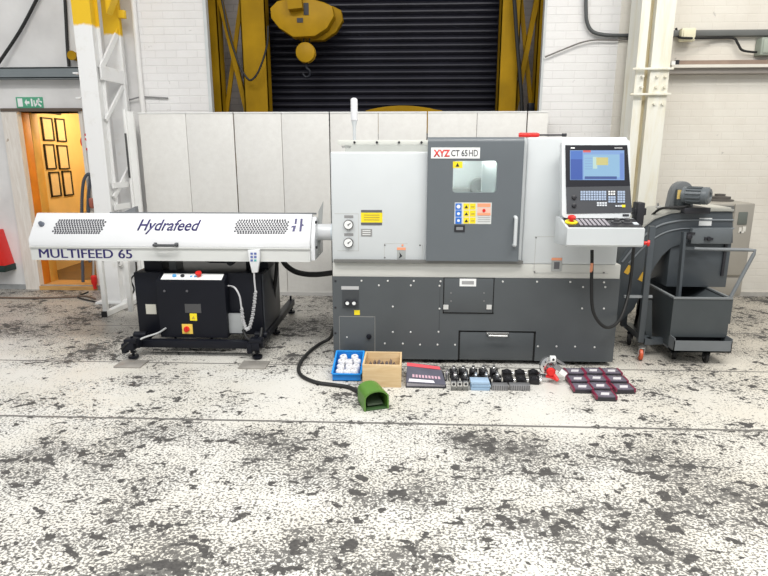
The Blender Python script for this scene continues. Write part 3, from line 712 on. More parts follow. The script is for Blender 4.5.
# window pane
gm, gt = new_mat('viewing_pane', 0.05)
g2 = gt.t.nodes.new('ShaderNodeBsdfTransparent'); g2.inputs[0].default_value = (0.93, 0.97, 0.95, 1)
g3 = gt.t.nodes.new('ShaderNodeBsdfGlossy'); g3.inputs['Roughness'].default_value = 0.08
mxs = gt.t.nodes.new('ShaderNodeMixShader'); mxs.inputs[0].default_value = 0.14
gt.l(g2.outputs[0], mxs.inputs[1]); gt.l(g3.outputs[0], mxs.inputs[2])
gt.l(mxs.outputs[0], [n for n in gt.t.nodes if n.type == 'OUTPUT_MATERIAL'][0].inputs[0])
part('window_pane', MB().box(wx0-0.0, wx1+0.0, LY-DT+0.014, LY-DT+0.020, wz0, wz1), gm, dp)
# door handle: white vertical grip
hx = L(514.5, 230, DT).x; hz0, hz1 = L(514, 245, DT).z, L(514, 217, DT).z
part('handle', MB().tube([(hx, LY-DT+0.002, hz1), (hx, LY-DT-0.04, hz1-0.004), (hx, LY-DT-0.045, hz1-0.03), (hx, LY-DT-0.045, hz0+0.03), (hx, LY-DT-0.04, hz0+0.004), (hx, LY-DT+0.002, hz0)], 0.013, 12), M_WHITE, dp, label='white vertical door handle')

def sticker(parent, name, px0, py0, px1, py1, m, d=0.0, t=0.002, label=None):
    mb = MB(); lbox(mb, px0, py0, px1, py1, d+t, d); return part(name, mb, m, parent, label=label)
def word(parent, txt, px0, py0, px1, py1, m, d, bold=0.0, shear=0.0, name='lettering'):
    a, b = L((px0+px1)/2, py1, d), L((px0+px1)/2, py0, d); x0, x1 = L(px0, (py0+py1)/2, d).x, L(px1, (py0+py1)/2, d).x
    return lettering(name, txt, m, parent, (x0, LY-d, a.z), XA, ZA, x1-x0, b.z-a.z, bold, shear)
sticker(dp, 'name_plate', 431, 147.5, 480, 158.5, M_PAPER, DT, 0.003)
word(dp, 'XYZ', 433.5, 149.7, 450, 156.8, mat('brand_red', (0.75,0.05,0.04), 0.4), DT+0.003, 0.035)
word(dp, 'CT 65', 451.2, 149.9, 467.5, 156.3, M_INK, DT+0.003, 0.012)
word(dp, 'HD', 469, 149.9, 478, 156.3, M_INK, DT+0.003, 0.0)
# warning sticker on the window corner, instruction sheet, latch label
sticker(dp, 'warning_sticker', 453, 161.5, 462.5, 168, M_YEL, DT, 0.002)
tri = MB(); c = L(457.5, 165.2, DT+0.002); tri.prism([(c.x-0.014, c.z-0.010), (c.x+0.014, c.z-0.010), (c.x, c.z+0.016)], LY-DT-0.0035, LY-DT-0.002)
part('warning_triangle', tri, M_INK, dp)
sticker(dp, 'instruction_sheet', 454.5, 202.5, 491.5, 224, mat('sheet_grey', (0.66,0.68,0.66), 0.5), DT, 0.0015)
for i in range(3): sticker(dp, 'mandatory_sign', 455.4, 203.4+i*7.0, 461.6, 209.8+i*7.0, M_BLUE, DT+0.0015, 0.001)
for i in range(3):
    c = L(458.5, 206.6+i*7, DT+0.0025); part('mandatory_icon', MB().cyl((c.x, LY-DT-0.0035, c.z), (c.x, LY-DT-0.002, c.z), 0.014-0.002*i, 16 if i != 1 else 6), M_PAPER, dp)
for i in range(3):
    for j in range(2):
        sticker(dp, 'hazard_sign', 463.4+j*6.4, 203.4+i*7.0, 469.2+j*6.4, 209.6+i*7.0, M_YEL, DT+0.0015, 0.001)
        c = L(466.3+j*6.4, 206.8+i*7, DT+0.0025)
        mb = MB().prism([(c.x-0.013, c.z-0.010), (c.x+0.013, c.z-0.010), (c.x, c.z+0.012)], LY-DT-0.0035, LY-DT-0.002) if j == 0 else MB().box(c.x-0.013, c.x+0.013, LY-DT-0.0035, LY-DT-0.002, c.z-0.004, c.z+0.004)
        part('hazard_icon', mb, M_INK if j == 0 else mat('print_ochre', (0.5,0.36,0.05), 0.5), dp)
sticker(dp, 'danger_panel', 477.4, 203.4, 490.6, 207.2, M_ORG, DT+0.0015, 0.001)
sticker(dp, 'danger_panel', 477.4, 208, 490.6, 214.6, mat('label_salmon', (0.86,0.55,0.44), 0.5), DT+0.0015, 0.001)
sticker(dp, 'danger_panel', 477.4, 213, 490.6, 215.4, M_ORG, DT+0.0025, 0.001)
c = L(484, 210.6, DT+0.003); part('danger_icon', MB().cyl((c.x, LY-DT-0.0045, c.z), (c.x, LY-DT-0.002, c.z), 0.012, 10), M_RED, dp)
for k in range(3): sticker(dp, 'text_line', 478, 217+k*2.1, 490, 217.7+k*2.1, mat('print_grey', (0.42,0.42,0.42), 0.6), DT+0.0015, 0.0008)
sticker(dp, 'latch_plate', 454.3, 225.3, 464.8, 232, M_INK, DT, 0.004)
sticker(dp, 'latch_window', 456.2, 227, 463, 230, mat('latch_grey', (0.25,0.26,0.27), 0.4), DT+0.004, 0.001)
# left housing: label, plate, gauges, stickers
sticker(lathe, 'label_bar', 361, 210, 382, 212.5, mat('print_dark_grey', (0.12,0.12,0.13), 0.5), 0, 0.002)
yl = sticker(lathe, 'yellow_label', 361, 212.7, 382.4, 222.5, M_YEL, 0, 0.002, 'yellow warning label')
sticker(lathe, 'label_bar', 361, 222.7, 382, 225.2, MATS['print_dark_grey'], 0, 0.002)
for k in range(3): sticker(yl, 'text_line', 364, 214.6+k*2.4, 379.5, 215.5+k*2.4, MATS['print_ochre'], 0.002, 0.001)
pl = sticker(lathe, 'serial_plate', 361, 229, 372, 236.4, mat('plate_grey', (0.34,0.34,0.33), 0.4, 0.3), 0, 0.002)
for k in range(3): sticker(pl, 'text_line', 362.5, 230.2+k*2, 370.5, 230.9+k*2, M_PAPER, 0.002, 0.0008)
for k, py in enumerate((224.5, 242.5)):
    c = L(348.6, py); g = part('pressure_gauge', MB().spin((c.x, LY, c.z), (0,-1,0), [(0,0.037),(0.018,0.037),(0.022,0.030)], 28), mat('gauge_rim', (0.10,0.10,0.10), 0.35), lathe)
    part('dial', MB().cyl((c.x, LY-0.0225, c.z), (c.x, LY-0.0245, c.z), 0.031, 24), M_PAPER, g)
    part('needle', MB().bar((c.x-0.005, LY-0.026, c.z-0.004), (c.x+0.018, LY-0.026, c.z+0.014), 0.002, 0.004).cyl((c.x, LY-0.0245, c.z), (c.x, LY-0.028, c.z), 0.005, 8), M_INK, g)
    sticker(lathe, 'gauge_caption', 344.2, py-9.2, 353.3, py-6.4, mat('print_mid_grey', (0.28,0.28,0.28), 0.5), 0, 0.001)
gp = MB()
for q in ((334.5, 213.5, 358.5, 213.9), (358.2, 213.5, 358.6, 251), (337.5, 250.6, 359, 251)): lbox(gp, *q, 0.0008, 0)
part('panel_seam', gp, mat('seam_grey', (0.50,0.50,0.48), 0.6), lathe)
gp = MB()
for q in ((384.2, 243.5, 384.6, 259.8), (384.2, 243.4, 407.5, 243.8), (422, 245, 422.4, 259.8)): lbox(gp, *q, 0.0008, 0)
part('panel_seam', gp, MATS['seam_grey'], lathe)
st = sticker(lathe, 'hand_crush_sticker', 397, 247.5, 405.6, 258.8, mat('sticker_grey', (0.40,0.42,0.41), 0.5), 0, 0.002)
sticker(st, 'sticker_header', 397, 247.5, 405.6, 250, M_ORG, 0.002, 0.001)
a = L(399.5, 255.5, 0.003); part('sticker_icon', MB().prism([(a.x-0.006, a.z-0.022), (a.x+0.022, a.z-0.004), (a.x-0.002, a.z+0.026), (a.x+0.004, a.z)], LY-0.0045, LY-0.002), M_INK, st)
c = L(402.5, 245.2); part('screw', MB().cyl((c.x,LY,c.z), (c.x,LY-0.004,c.z), 0.008, 8), M_ORG, lathe, label='small orange button')
st = sticker(lathe, 'warning_notice', 551.5, 257.8, 562, 271.3, mat('sticker_grey2', (0.40,0.41,0.40), 0.5), 0, 0.002)
sticker(st, 'sticker_header', 551.5, 257.8, 562, 260.4, M_ORG, 0.002, 0.001)
sticker(st, 'sticker_icon', 554, 262, 559.5, 269, mat('print_dark_grey', (0.12,0.12,0.13), 0.5), 0.002, 0.001)
gp = MB()
for q in ((534.8, 236.5, 535.2, 273), (534.8, 273, 608, 273.4), (534.8, 236.5, 565, 236.9)): lbox(gp, *q, 0.0012, 0)
part('panel_seam', gp, MATS['seam_grey'], lathe)
gs = bpy.data.meshes.new('screw')
def screws(lst, m, r=0.0075, d=0.0, nm='screw'):
    me0 = None
    for px, py in lst:
        c = L(px, py, d)
        if me0 is None:
            mb = MB().spin((0,0,0), (0,-1,0), [(0, r), (0.003, r), (0.005, r*0.6)], 10); me0 = mb.mesh(nm); me0.materials.append(m)
        o = bpy.data.objects.new(nm, me0); COL.objects.link(o); o.parent = lathe; WM[o] = WM[lathe]
        o.location = WM[lathe].inverted() @ Vector((c.x, LY-d, c.z))
screws([(361.5,280.7),(387.8,280.9),(413.8,281),(440.5,281.3),(378.8,285.4),(410.8,285.4),(439.5,285.7),(502.8,281.6),(537,281.7),(570.3,281.9),(604,282.3),
        (439.5,308.6),(438.5,331.8),(392.8,306.6),(392.8,332),(410.6,332),(384.8,343.4),(402.8,343.6),(420,344.6),(437.5,344.6),(455,344.8),
        (537.8,346.3),(556.5,346.4),(575,346.6),(594.5,347.2),(582,308.4),(603.8,308.5),(583,287),(605.2,287),(347,337)], M_SCREW)
screws([(536,237.6),(534.5,271.8),(603.8,272.6),(384.8,245),(384.8,257.5),(420,245.2)], mat('dark_screw', (0.15,0.15,0.15), 0.5), 0.006)
screws([(335.4,280.9),(335.4,307.4),(335.4,333)], M_INK, 0.009)
gp = MB()
for q in ((439.4, 281.5, 439.8, 331),): lbox(gp, *q, 0.001, 0)
part('panel_seam', gp, mat('seam_dark', (0.04,0.045,0.05), 0.6), lathe)
# lower left service door, sockets
gp = MB()
for q in ((339.3, 316.2, 375, 316.9), (374.6, 316.2, 375.3, 362), (339.3, 316.2, 339.9, 362)): lbox(gp, *q, 0.001, 0)
sd = MB(); lbox(sd, 340, 317, 374.5, 362, 0.004, 0, 0.001); sdo = part('service_door', sd, M_GREY, lathe)
part('door_edge', gp, mat('edge_light_grey', (0.24,0.24,0.23), 0.5), lathe)
c = L(369, 336); part('knob', MB().spin((c.x, LY-0.004, c.z), (0,-1,0), [(0,0.020),(0.012,0.020),(0.016,0.014)], 18), M_BLACK, sdo)
sticker(lathe, 'socket_caption', 341.3, 286.3, 358.8, 289.6, mat('caption_grey', (0.52,0.52,0.52), 0.5), 0, 0.002)
skp = sticker(lathe, 'socket_panel', 342.2, 290.6, 358.8, 308.2, mat('socket_panel_dark', (0.055,0.06,0.065), 0.4), 0, 0.004)
for px in (347.6, 354.2):
    c = L(px, 302.6); k = part('socket', MB().spin((c.x, LY-0.004, c.z), (0,-1,0), [(0,0.026),(0.02,0.026),(0.022,0.018),(0.012,0.017)], 20), M_INK, lathe)
    part('socket_face', MB().cyl((c.x, LY-0.016, c.z), (c.x, LY-0.024, c.z), 0.014, 14), M_PAPER, k)
sticker(lathe, 'yellow_sticker', 354.2, 310.2, 359.8, 315, M_YEL, 0, 0.002)
# access flap
af = MB(); lbox(af, 444.2, 278.6, 493, 312.6, 0.010, 0, 0.002)
gp = MB()
for q in ((443.4, 277.8, 493.8, 278.6), (443.4, 312.4, 493.8, 313.6), (443.2, 277.8, 444.2, 313.6), (492.9, 277.8, 493.9, 313.6)): lbox(gp, *q, 0.002, 0)
flap = part('access_flap', af, M_GREY, lathe); part('flap_gap', gp, M_GAP, lathe)
sticker(flap, 'flap_label', 459.6, 278.8, 476.2, 286.4, M_PAPER, 0.010, 0.003)
sticker(flap, 'flap_label_insert', 461.8, 281, 474, 284.4, mat('insert_grey', (0.35,0.35,0.35), 0.5), 0.013, 0.001)
for px in (443.4, 486.6): sticker(flap, 'latch', px, 305, px+5, 309.4, M_SCREW, 0.010, 0.008)
for px, py in ((451,293),(451,301),(484,293),(484,301)):
    c = L(px, py, 0.01); part('rivet', MB().cyl((c.x, LY-0.010, c.z), (c.x, LY-0.013, c.z), 0.007, 8), mat('rivet_grey', (0.2,0.2,0.2), 0.4), flap)

# signal lamp on the roof
t = thing('signal_lamp', 'slim white signal lamp standing on top of the lathe left side', 'signal lamp', (P(354.5,150,LY+0.5).x, LY+0.5, ZT1))
c = P(354.5, 140, LY+0.5); zt0 = P(354.5, 98, LY+0.5).z; zt1 = P(354.5, 121, LY+0.5).z; zb0 = ZT1
part('lens', MB().spin((c.x, c.y, zt1), (0,0,1), [(0,0.024),(0.005,0.028),(zt0-zt1-0.012,0.028),(zt0-zt1,0.016)], 20), mat('lens_white', (0.78,0.78,0.80), 0.25), t)
part('pole', MB().spin((c.x, c.y, zb0+0.002), (0,0,1), [(0,0.035),(0.015,0.035),(0.02,0.013),(zt1-zb0-0.05,0.013),(zt1-zb0,0.024)], 16), M_WHITE, t)
# red tool lying on the roof
a, b, c = P(519.5, 135.5, LY+0.02), P(540, 135.5, LY+0.02), P(566, 135.8, LY+0.02)
z = ZT2+0.017
t = thing('grease_gun', 'red handled tool with a black rod lying on top of the lathe', 'hand tool', (a.x, LY+0.05, ZT2))
part('grip', MB().spin((a.x, LY+0.05, z), (1,0,0), [(0,0.012),(0.01,0.017),(0.06,0.016),(0.13,0.017),(b.x-a.x,0.012)], 14), M_RED, t)
part('rod', MB().cyl((b.x-0.01, LY+0.05, z), (c.x, LY+0.05, z), 0.006, 10), M_INK, t)
part('tip', MB().cyl((c.x-0.02, LY+0.05, z), (c.x+0.01, LY+0.05, z), 0.012, 10), M_INK, t)

# ---- control panel on the right
A0, A1 = P(561.2, 139, 4.17), P(627.8, 139, 4.17)     # top edge
B0, B1 = P(562.6, 218, 4.02), P(633, 218, 4.02)       # foot of the tilted face
xL, xR = (A0.x+B0.x)/2, (A1.x+B1.x)/2
zT, zF = A0.z, B0.z
o = Vector((xL, 4.02, zF)); uy = Vector((0, 4.17-4.02, zT-zF)); Hh = uy.length; uy.normalize(); Wd = xR-xL
nrm = XA.cross(uy)   # towards the viewer
def frame_pt(u, v, n=0.0): return o+XA*u+uy*v+nrm*n
def fmap(px, py):
    """panel coordinates of a photo point on the tilted face"""
    dr_ = fw*F + rt*(px-384) - up*(py-288); c_ = Vector((0,0,H)); s = (o-c_).dot(nrm)/dr_.dot(nrm); q = c_+dr_*s-o
    return q.x, q.dot(uy)
def rr3(w, h, r, z0, z1, u0=0, v0=0, seg=5):
    pts = roundrect(u0, u0+w, v0, v0+h, r, seg)
    return MB().hexa([frame_pt(a, b, z0) for a, b in pts], [frame_pt(a, b, z1) for a, b in pts])
cp = part('control_panel', rr3(Wd, Hh, 0.03, -0.055, 0.0), M_WHITE, lathe, label='tilted white control panel')
part('mounting_arm', MB().prism([(4.09, zF+0.03), (4.215, zT-0.05), (LY+0.06, zT-0.05), (LY+0.06, zF+0.03)], xL+0.05, xR-0.03, 'x'), M_WHITE, lathe)
def facebox(name, px0, py0, px1, py1, m, z0, z1, r=0.0, parent=cp, label=None):
    u0, v0 = fmap(px0, py1); u1, v1 = fmap(px1, py0)
    u0m, _ = fmap(px0, (py0+py1)/2); u1m, _ = fmap(px1, (py0+py1)/2)
    if r > 0: mb = rr3(u1m-u0m, v1-v0, r, z0, z1, u0m, v0)
    else: mb = MB().hexa([frame_pt(*q, z0) for q in ((u0m,v0),(u1m,v0),(u1m,v1),(u0m,v1))], [frame_pt(*q, z1) for q in ((u0m,v0),(u1m,v0),(u1m,v1),(u0m,v1))])
    return part(name, mb, m, parent, label=label)
def quadbox(name, q, m, z0, z1, parent=cp):
    pts = [fmap(*p) for p in q]
    return part(name, MB().hexa([frame_pt(a, b, z0) for a, b in pts][::-1], [frame_pt(a, b, z1) for a, b in pts][::-1]), m, parent)
quadbox('bezel', [(565.2,145.4),(627,145.4),(629.8,186),(565.8,187)], mat('bezel_black', (0.015,0.015,0.02), 0.25), 0, 0.006)
quadbox('keypad_face', [(565.9,187),(629.8,186),(631.8,212.6),(566.6,213.6)], mat('keypad_charcoal', (0.055,0.058,0.065), 0.4), 0, 0.005)
def scr(name, x0, y0, x1, y1, col, k, e=1.0):
    m = mat(name+'_glow', col, 0.4, var=0.02, emit=e)
    x0 = 569.8+(x0)*54.2; x1 = 569.8+(x1)*54.2; y0 = 150.6+y0*29.6; y1 = 150.6+y1*29.6
    return facebox(name, x0, y0, x1, y1, m, 0.006+k*0.0006, 0.0066+k*0.0006)
scr('screen', 0, 0, 1, 1, (0.26,0.46,0.86), 0)
scr('screen_menu', 0.01, 0.30, 0.23, 0.99, (0.02,0.10,0.50), 1)
scr('screen_menu_top', 0.01, 0.02, 0.23, 0.30, (0.06,0.20,0.68), 1)
scr('screen_page', 0.25, 0.14, 0.91, 0.91, (0.33,0.60,0.86), 1)
scr('screen_red_tab', 0.24, 0.0, 0.38, 0.07, (0.85,0.12,0.12), 1)
scr('screen_yellow_field', 0.48, 0.24, 0.70, 0.50, (0.78,0.70,0.25), 2)
scr('screen_pale_field', 0.42, 0.22, 0.50, 0.62, (0.62,0.86,0.80), 2)
for k in range(5): scr('screen_line', 0.27, 0.26+k*0.09, 0.41, 0.275+k*0.09, (0.28,0.42,0.75), 2)
scr('screen_status_bar', 0.27, 0.88, 0.86, 0.97, (0.04,0.10,0.36), 2)
scr('screen_side_keys', 0.92, 0.10, 0.99, 0.97, (0.18,0.32,0.76), 2)
facebox('badge', 570.5, 147.6, 574.5, 148.8, M_PAPER, 0.006, 0.0068)
facebox('badge', 614, 147.8, 622, 148.7, mat('badge_grey', (0.5,0.5,0.5), 0.4), 0.006, 0.0068)
M_KEY = mat('key_blue_grey', (0.36,0.44,0.58), 0.4)
def keys(name, x0, y0, nx, ny, dx, dy, w, h, m):
    mb = MB()
    for i in range(nx):
        for j in range(ny):
            u0, v0 = fmap(x0+i*dx, y0+j*dy+h); u1, v1 = fmap(x0+i*dx+w, y0+j*dy)
            q = ((u0,v0),(u1,v0),(u1,v1),(u0,v1)); mb.hexa([frame_pt(*p, 0.005) for p in q], [frame_pt(*p, 0.009) for p in q])
    return part(name, mb, m, cp)
keys('letter_keys', 580.2, 191.2, 10, 4, 2.62, 2.45, 2.0, 1.9, M_KEY)
keys('cursor_keys', 608.0, 191.2, 3, 2, 2.5, 2.45, 1.6, 1.5, M_PAPER)
keys('cursor_keys', 608.0, 196.4, 3, 3, 2.5, 2.3, 2.0, 1.8, M_KEY)
keys('number_keys', 617.2, 191.2, 3, 5, 2.6, 2.45, 2.1, 1.9, M_KEY)
keys('soft_keys', 596.6, 202.4, 4, 2, 2.6, 2.3, 2.0, 1.6, mat('key_pale', (0.62,0.66,0.70), 0.4))
keys('row_keys', 615.0, 205.4, 3, 1, 2.4, 2.3, 1.8, 1.6, MATS['key_pale'])
facebox('yellow_key', 621.5, 205, 624.8, 207.4, M_YEL, 0.005, 0.009)
for py in (197.5, 205.5):
    u, v = fmap(573.8, py); p0 = frame_pt(u, v, 0.005)
    part('rotary_knob', MB().spin(p0, nrm, [(0,0.016),(0.012,0.015),(0.014,0.010)], 16), M_INK, cp)
# lower console shelf
yb_, yf_ = 4.06, 3.85
cz1_ = zF-0.005; fz = P(600, 228.5, yf_).z; bz = P(600, 247, yf_).z
cxl, cxr = xL-0.005, P(644.5, 238, yf_).x
con = MB().prism([(yb_+0.12, cz1_), (yb_, cz1_), (yf_, fz), (yf_, bz+0.012), (yf_+0.012, bz), (yb_+0.06, bz-0.02), (yb_+0.12, bz-0.02)], cxl, cxr, 'x', 0.006)
cs = part('console', con, M_WHITE, lathe, label='white shelf console with sloping key deck')
so = Vector((cxl, yf_, fz)); sy = Vector((0, yb_-yf_, cz1_-fz)); SL = sy.length; sy.normalize(); sn = XA.cross(sy)
def spt(u, v, n=0.0): return so+XA*u+sy*v+sn*n
SW = cxr-cxl
def deck(name, u0, u1, v0, v1, m, z0, z1, lab=None):
    q = ((u0*SW, v0*SL), (u1*SW, v0*SL), (u1*SW, v1*SL), (u0*SW, v1*SL))
    return part(name, MB().hexa([spt(*p, z0) for p in q], [spt(*p, z1) for p in q]), m, cs, label=lab)
deck('key_deck', 0.03, 0.985, 0.10, 0.92, mat('deck_black', (0.03,0.03,0.034), 0.4), 0.0, 0.004)
for i in range(7): deck('key_column', 0.19+i*0.058, 0.19+i*0.058+0.036, 0.2, 0.82, mat('key_mauve_grey', (0.30,0.28,0.31), 0.4), 0.004, 0.009)
for i in range(2):
    q = spt(SW*(0.70+i*0.14), SL*0.55, 0.004); part('feed_dial', MB().spin(q, sn, [(0,0.034),(0.006,0.034),(0.008,0.020),(0.026,0.018),(0.028,0.012)], 20), mat('dial_dark', (0.07,0.07,0.075), 0.4), cs)
q = spt(SW*0.10, SL*0.50, 0.004)
es = part('emergency_stop', MB().spin(q, sn, [(0,0.042),(0.008,0.042),(0.010,0.034)], 24), M_YEL, cs, label='yellow collar with red mushroom button')
part('stop_button', MB().spin(q+sn*0.010, sn, [(0,0.014),(0.018,0.014),(0.020,0.027),(0.034,0.026),(0.040,0.016),(0.042,0)], 24), M_RED, es)
deck('override_key', 0.90, 0.96, 0.3, 0.5, mat('key_pale', (0.62,0.66,0.70), 0.4), 0.004, 0.009)
u, v = fmap(627, 215.2); part('usb_port', MB().hexa([frame_pt(a_, b_, 0) for a_, b_ in ((u-0.03, v-0.006),(u+0.012, v-0.006),(u+0.012, v+0.006),(u-0.03, v+0.006))], [frame_pt(a_, b_, 0.006) for a_, b_ in ((u-0.03, v-0.006),(u+0.012, v-0.006),(u+0.012, v+0.006),(u-0.03, v+0.006))]), M_INK, cp)
# side switch group and hanging pendant cable
sp_ = P(637, 212, 4.12)
part('handwheel_bracket', MB().box(sp_.x-0.02, sp_.x+0.03, 4.06, 4.16, sp_.z-0.09, sp_.z+0.07, 0.008).box(sp_.x-0.03, sp_.x+0.05, 4.08, 4.15, sp_.z-0.02, sp_.z+0.03, 0.006), M_INK, lathe)
c = P(641, 206.5, 4.10); part('red_button', MB().spin(c+Vector((-0.02,0,0)), (1,-0.3,0), [(0,0.012),(0.02,0.012),(0.022,0.020),(0.034,0.018),(0.036,0)], 16), M_RED, lathe)
c = P(644, 243, 4.02); part('red_button', MB().spin(c, (1,-0.4,0), [(0,0.012),(0.02,0.012),(0.022,0.022),(0.036,0.020),(0.038,0)], 16), M_RED, lathe)
part('hook', MB().tube([P(569.5, 237.5, 3.99), P(568.6, 239.5, 3.97), P(567.2, 243.5, 3.96), P(566.0, 246, 3.98)], 0.005, 6), M_INK, lathe)
part('control_cable', MB().tube([P(592, 250, 4.16), P(592, 262, 4.14), P(591.5, 285, 4.12), P(592.5, 308, 4.10), P(598, 321, 4.10), P(607, 327.5, 4.12), P(617, 323, 4.20), P(624, 310, 4.30), P(630, 285, 4.40), P(634, 245, 4.42), P(636, 225, 4.36)], 0.012, 10), M_RUB, lathe)
part('cable_tag', MB().box(P(588.5,270,4.16).x, P(591,270,4.16).x, 4.12, 4.13, P(590,272,4.13).z, P(590,263,4.13).z), M_ORG, lathe)

# ================================================================== BAR FEEDER
feed = thing('bar_feeder', 'long white bar feeder with violet lettering on a black cabinet', 'machine', (-1.9, 4.8, 0))
FX0, FX1 = -3.04, -0.775
zf, zb, zt = 0.942, 0.775, 1.137; y0, y1 = 4.45, 4.60
cov = MB().prism([(y0, zb+0.115), (y0, zf), (y1, zt), (y1+0.03, zt), (y1+0.34, zt-0.15), (y1+0.34, zb+0.115)], FX0, FX1, 'x', 0.006)
part('cover', cov, M_FEED, feed)
low = MB().prism([(y0+0.004, zb), (y0+0.004, zb+0.112), (y1+0.336, zb+0.112), (y1+0.336, zb)], FX0+0.003, FX1, 'x', 0.005)
part('trough', low, M_FEEDG, feed)
part('cover_lip', MB().box(FX0+0.003, FX1, y0-0.006, y0+0.01, zb+0.100, zb+0.113, 0.002), M_FEEDG, feed)
part('rear_edge', MB().box(FX0+0.6, FX1+0.03, y1+0.018, y1+0.03, zt-0.004, zt+0.009, 0.002), mat('edge_slate', (0.18,0.19,0.20), 0.4), feed)
fs = Vector((0, y1-y0, zt-zf)); FL = fs.length; fs.normalize(); fn = XA.cross(fs)
def fpt(px, py):
    dr_ = fw*F + rt*(px-384) - up*(py-288); c_ = Vector((0,0,H)); o_ = Vector((FX0, y0, zf)); s = (o_-c_).dot(fn)/dr_.dot(fn); q = c_+dr_*s
    return q.x, (q-o_).dot(fs)
def fp(x, v, n=0.0): return Vector((x, y0, zf))+fs*v+fn*n
def ftext(txt, px0, py0, px1, py1, m, bold, shear, name='lettering'):
    xa, va = fpt(px0, py1); xb, vb = fpt(px1, py0)
    return lettering(name, txt, m, feed, fp(xa, va), XA, fs, xb-xa, vb-va, bold, shear)
ftext('Hydrafeed', 136, 219.6, 201.5, 234.2, M_PURP, 0.014, 0.28)
a, b = P(39.5, 257.6, y0-0.006), P(132, 247.8, y0-0.006)
a = P(39.5, 258, y0+0.003); b = P(131.5, 248.4, y0+0.003)
lettering('lettering', 'MULTIFEED 65', M_PURP, feed, (a.x, y0+0.004, zb+0.018), XA, ZA, b.x-a.x-0.004, 0.072, 0.0, thick=0.0045)
# logo: two broken strokes
lg = MB()
for (qx, qy) in (([(291.3,229.6),(292.6,225.4),(295.3,225.4),(294.0,231.6),(291.8,231.6)]), ([(293.6,221.4),(294.6,218.6),(296.6,218.6),(295.9,223.6),(294.0,223.6)])) and [((0,0),(0,0))] : pass
for poly in ([(292.2,231.6),(293.4,227.2),(291.2,228.0),(291.8,226.0),(296.2,225.6),(294.6,231.6)], [(294.6,224.2),(295.2,218.8),(297.4,218.8),(296.4,224.2)], [(299.2,231.6),(300.6,218.8),(302.8,218.8),(301.4,231.6)], [(302.0,226.4),(302.3,224.0),(304.2,225.2)]):
    pts = [fpt(*p) for p in poly]
    lg.hexa([fp(x, v, 0.0004) for x, v in pts], [fp(x, v, 0.0018) for x, v in pts])
part('logo', lg, M_PURP, feed)
def grille(rows, label):
    mb = MB()
    for (px0, px1, py, n_) in rows:
        for k in range(n_):
            x, v = fpt(px0+(px1-px0)*k/(n_-1), py); c_ = fp(x, v); mb.cyl(c_+fn*0.0002, c_+fn*0.0016, 0.0088, 8)
    part('vent_grille', mb, mat('vent_dark', (0.06,0.06,0.07), 0.6), feed, label=label)
rw = []
for k in range(8):
    py = 220.2+k*1.85; sh = (7-k)*0.85; ins = 1.6 if k in (0, 7) else 0
    rw.append((52.2+sh+ins+(1.3 if k % 2 else 0), 99.0+sh-ins+(1.3 if k % 2 else 0), py, 19))
grille(rw, 'perforated vent near the left end')
rw = []
for k in range(8):
    py = 220.2+k*1.85; sh = (7-k)*0.35; ins = 2.4 if k in (0, 7) else 0
    rw.append((234.6+sh+ins+(1.3 if k % 2 else 0), 285.0+sh-ins+(1.3 if k % 2 else 0), py, 19))
grille(rw, 'perforated vent near the logo')
x, v = fpt(42, 224.5); part('lock_knob', MB().spin(fp(x, v), fn, [(0,0.022),(0.010,0.022),(0.022,0.016),(0.028,0.016)], 18), mat('knob_steel_blue', (0.16,0.18,0.22), 0.3, 0.5), feed)
a, b = P(155.5, 244, y0), P(177, 244, y0); hz = P(165, 244.5, y0).z
part('grab_handle', MB().tube([(a.x, y0, hz), (a.x+0.003, y0-0.035, hz), (a.x+0.02, y0-0.045, hz+0.0), (b.x-0.02, y0-0.045, hz+0.0), (b.x-0.003, y0-0.035, hz+0.004), (b.x, y0, hz+0.006)], 0.011, 10).box(a.x-0.012, a.x+0.014, y0-0.008, y0+0.001, hz-0.016, hz+0.016, 0.003).box(b.x-0.014, b.x+0.012, y0-0.008, y0+0.001, hz-0.016, hz+0.016, 0.003), mat('handle_charcoal', (0.07,0.075,0.08), 0.4), feed, label='dark grey grab handle')
# right end: flange plate, spout
ep = MB().prism([(y0+0.02, zb+0.01), (y0+0.02, zf), (y1+0.0, zt-0.02), (y1+0.06, zt-0.03), (y1+0.30, zt-0.16), (y1+0.30, zb+0.01)], FX1, FX1+0.035, 'x', 0.004)
part('end_plate', ep, M_FEED, feed)
part('end_fin', MB().prism([(FX1+0.03, zb+0.04), (FX1+0.045, zt+0.02), (FX1+0.085, zt+0.10), (FX1+0.075, zt-0.02), (FX1+0.045, zb+0.04)], y1+0.03, y1+0.045), mat('fin_grey', (0.40,0.41,0.40), 0.4), feed)
YS = 4.62; c = P(320, 232, YS)
part('spout', MB().spin((FX1+0.02, YS, c.z), (1,0,0), [(0,0.072),(0.02,0.072),(0.022,0.066),(0.155,0.066)], 28), M_FEED, feed)
part('seal_ring', MB().spin((FX1+0.150, YS, c.z), (1,0,0), [(0,0.070),(0.035,0.070)], 28), mat('ring_pale_blue', (0.62,0.68,0.72), 0.4), feed)
for zz in (c.z+0.09, c.z-0.11): part('bolt', MB().spin((FX1+0.034, YS-0.1, zz), (1,0,0), [(0,0.013),(0.014,0.013)], 6), M_INK, feed)
# rear-left black corner piece
a = P(121, 213, 5.0); part('rear_bracket', MB().prism([(P(120,212,5.0).x, zt-0.05), (P(139,212,5.0).x, zt-0.05), (P(138,207,5.0).x, P(138,206,5.0).z)], 4.94, 5.0), mat('edge_slate', (0.18,0.19,0.20), 0.4), feed)
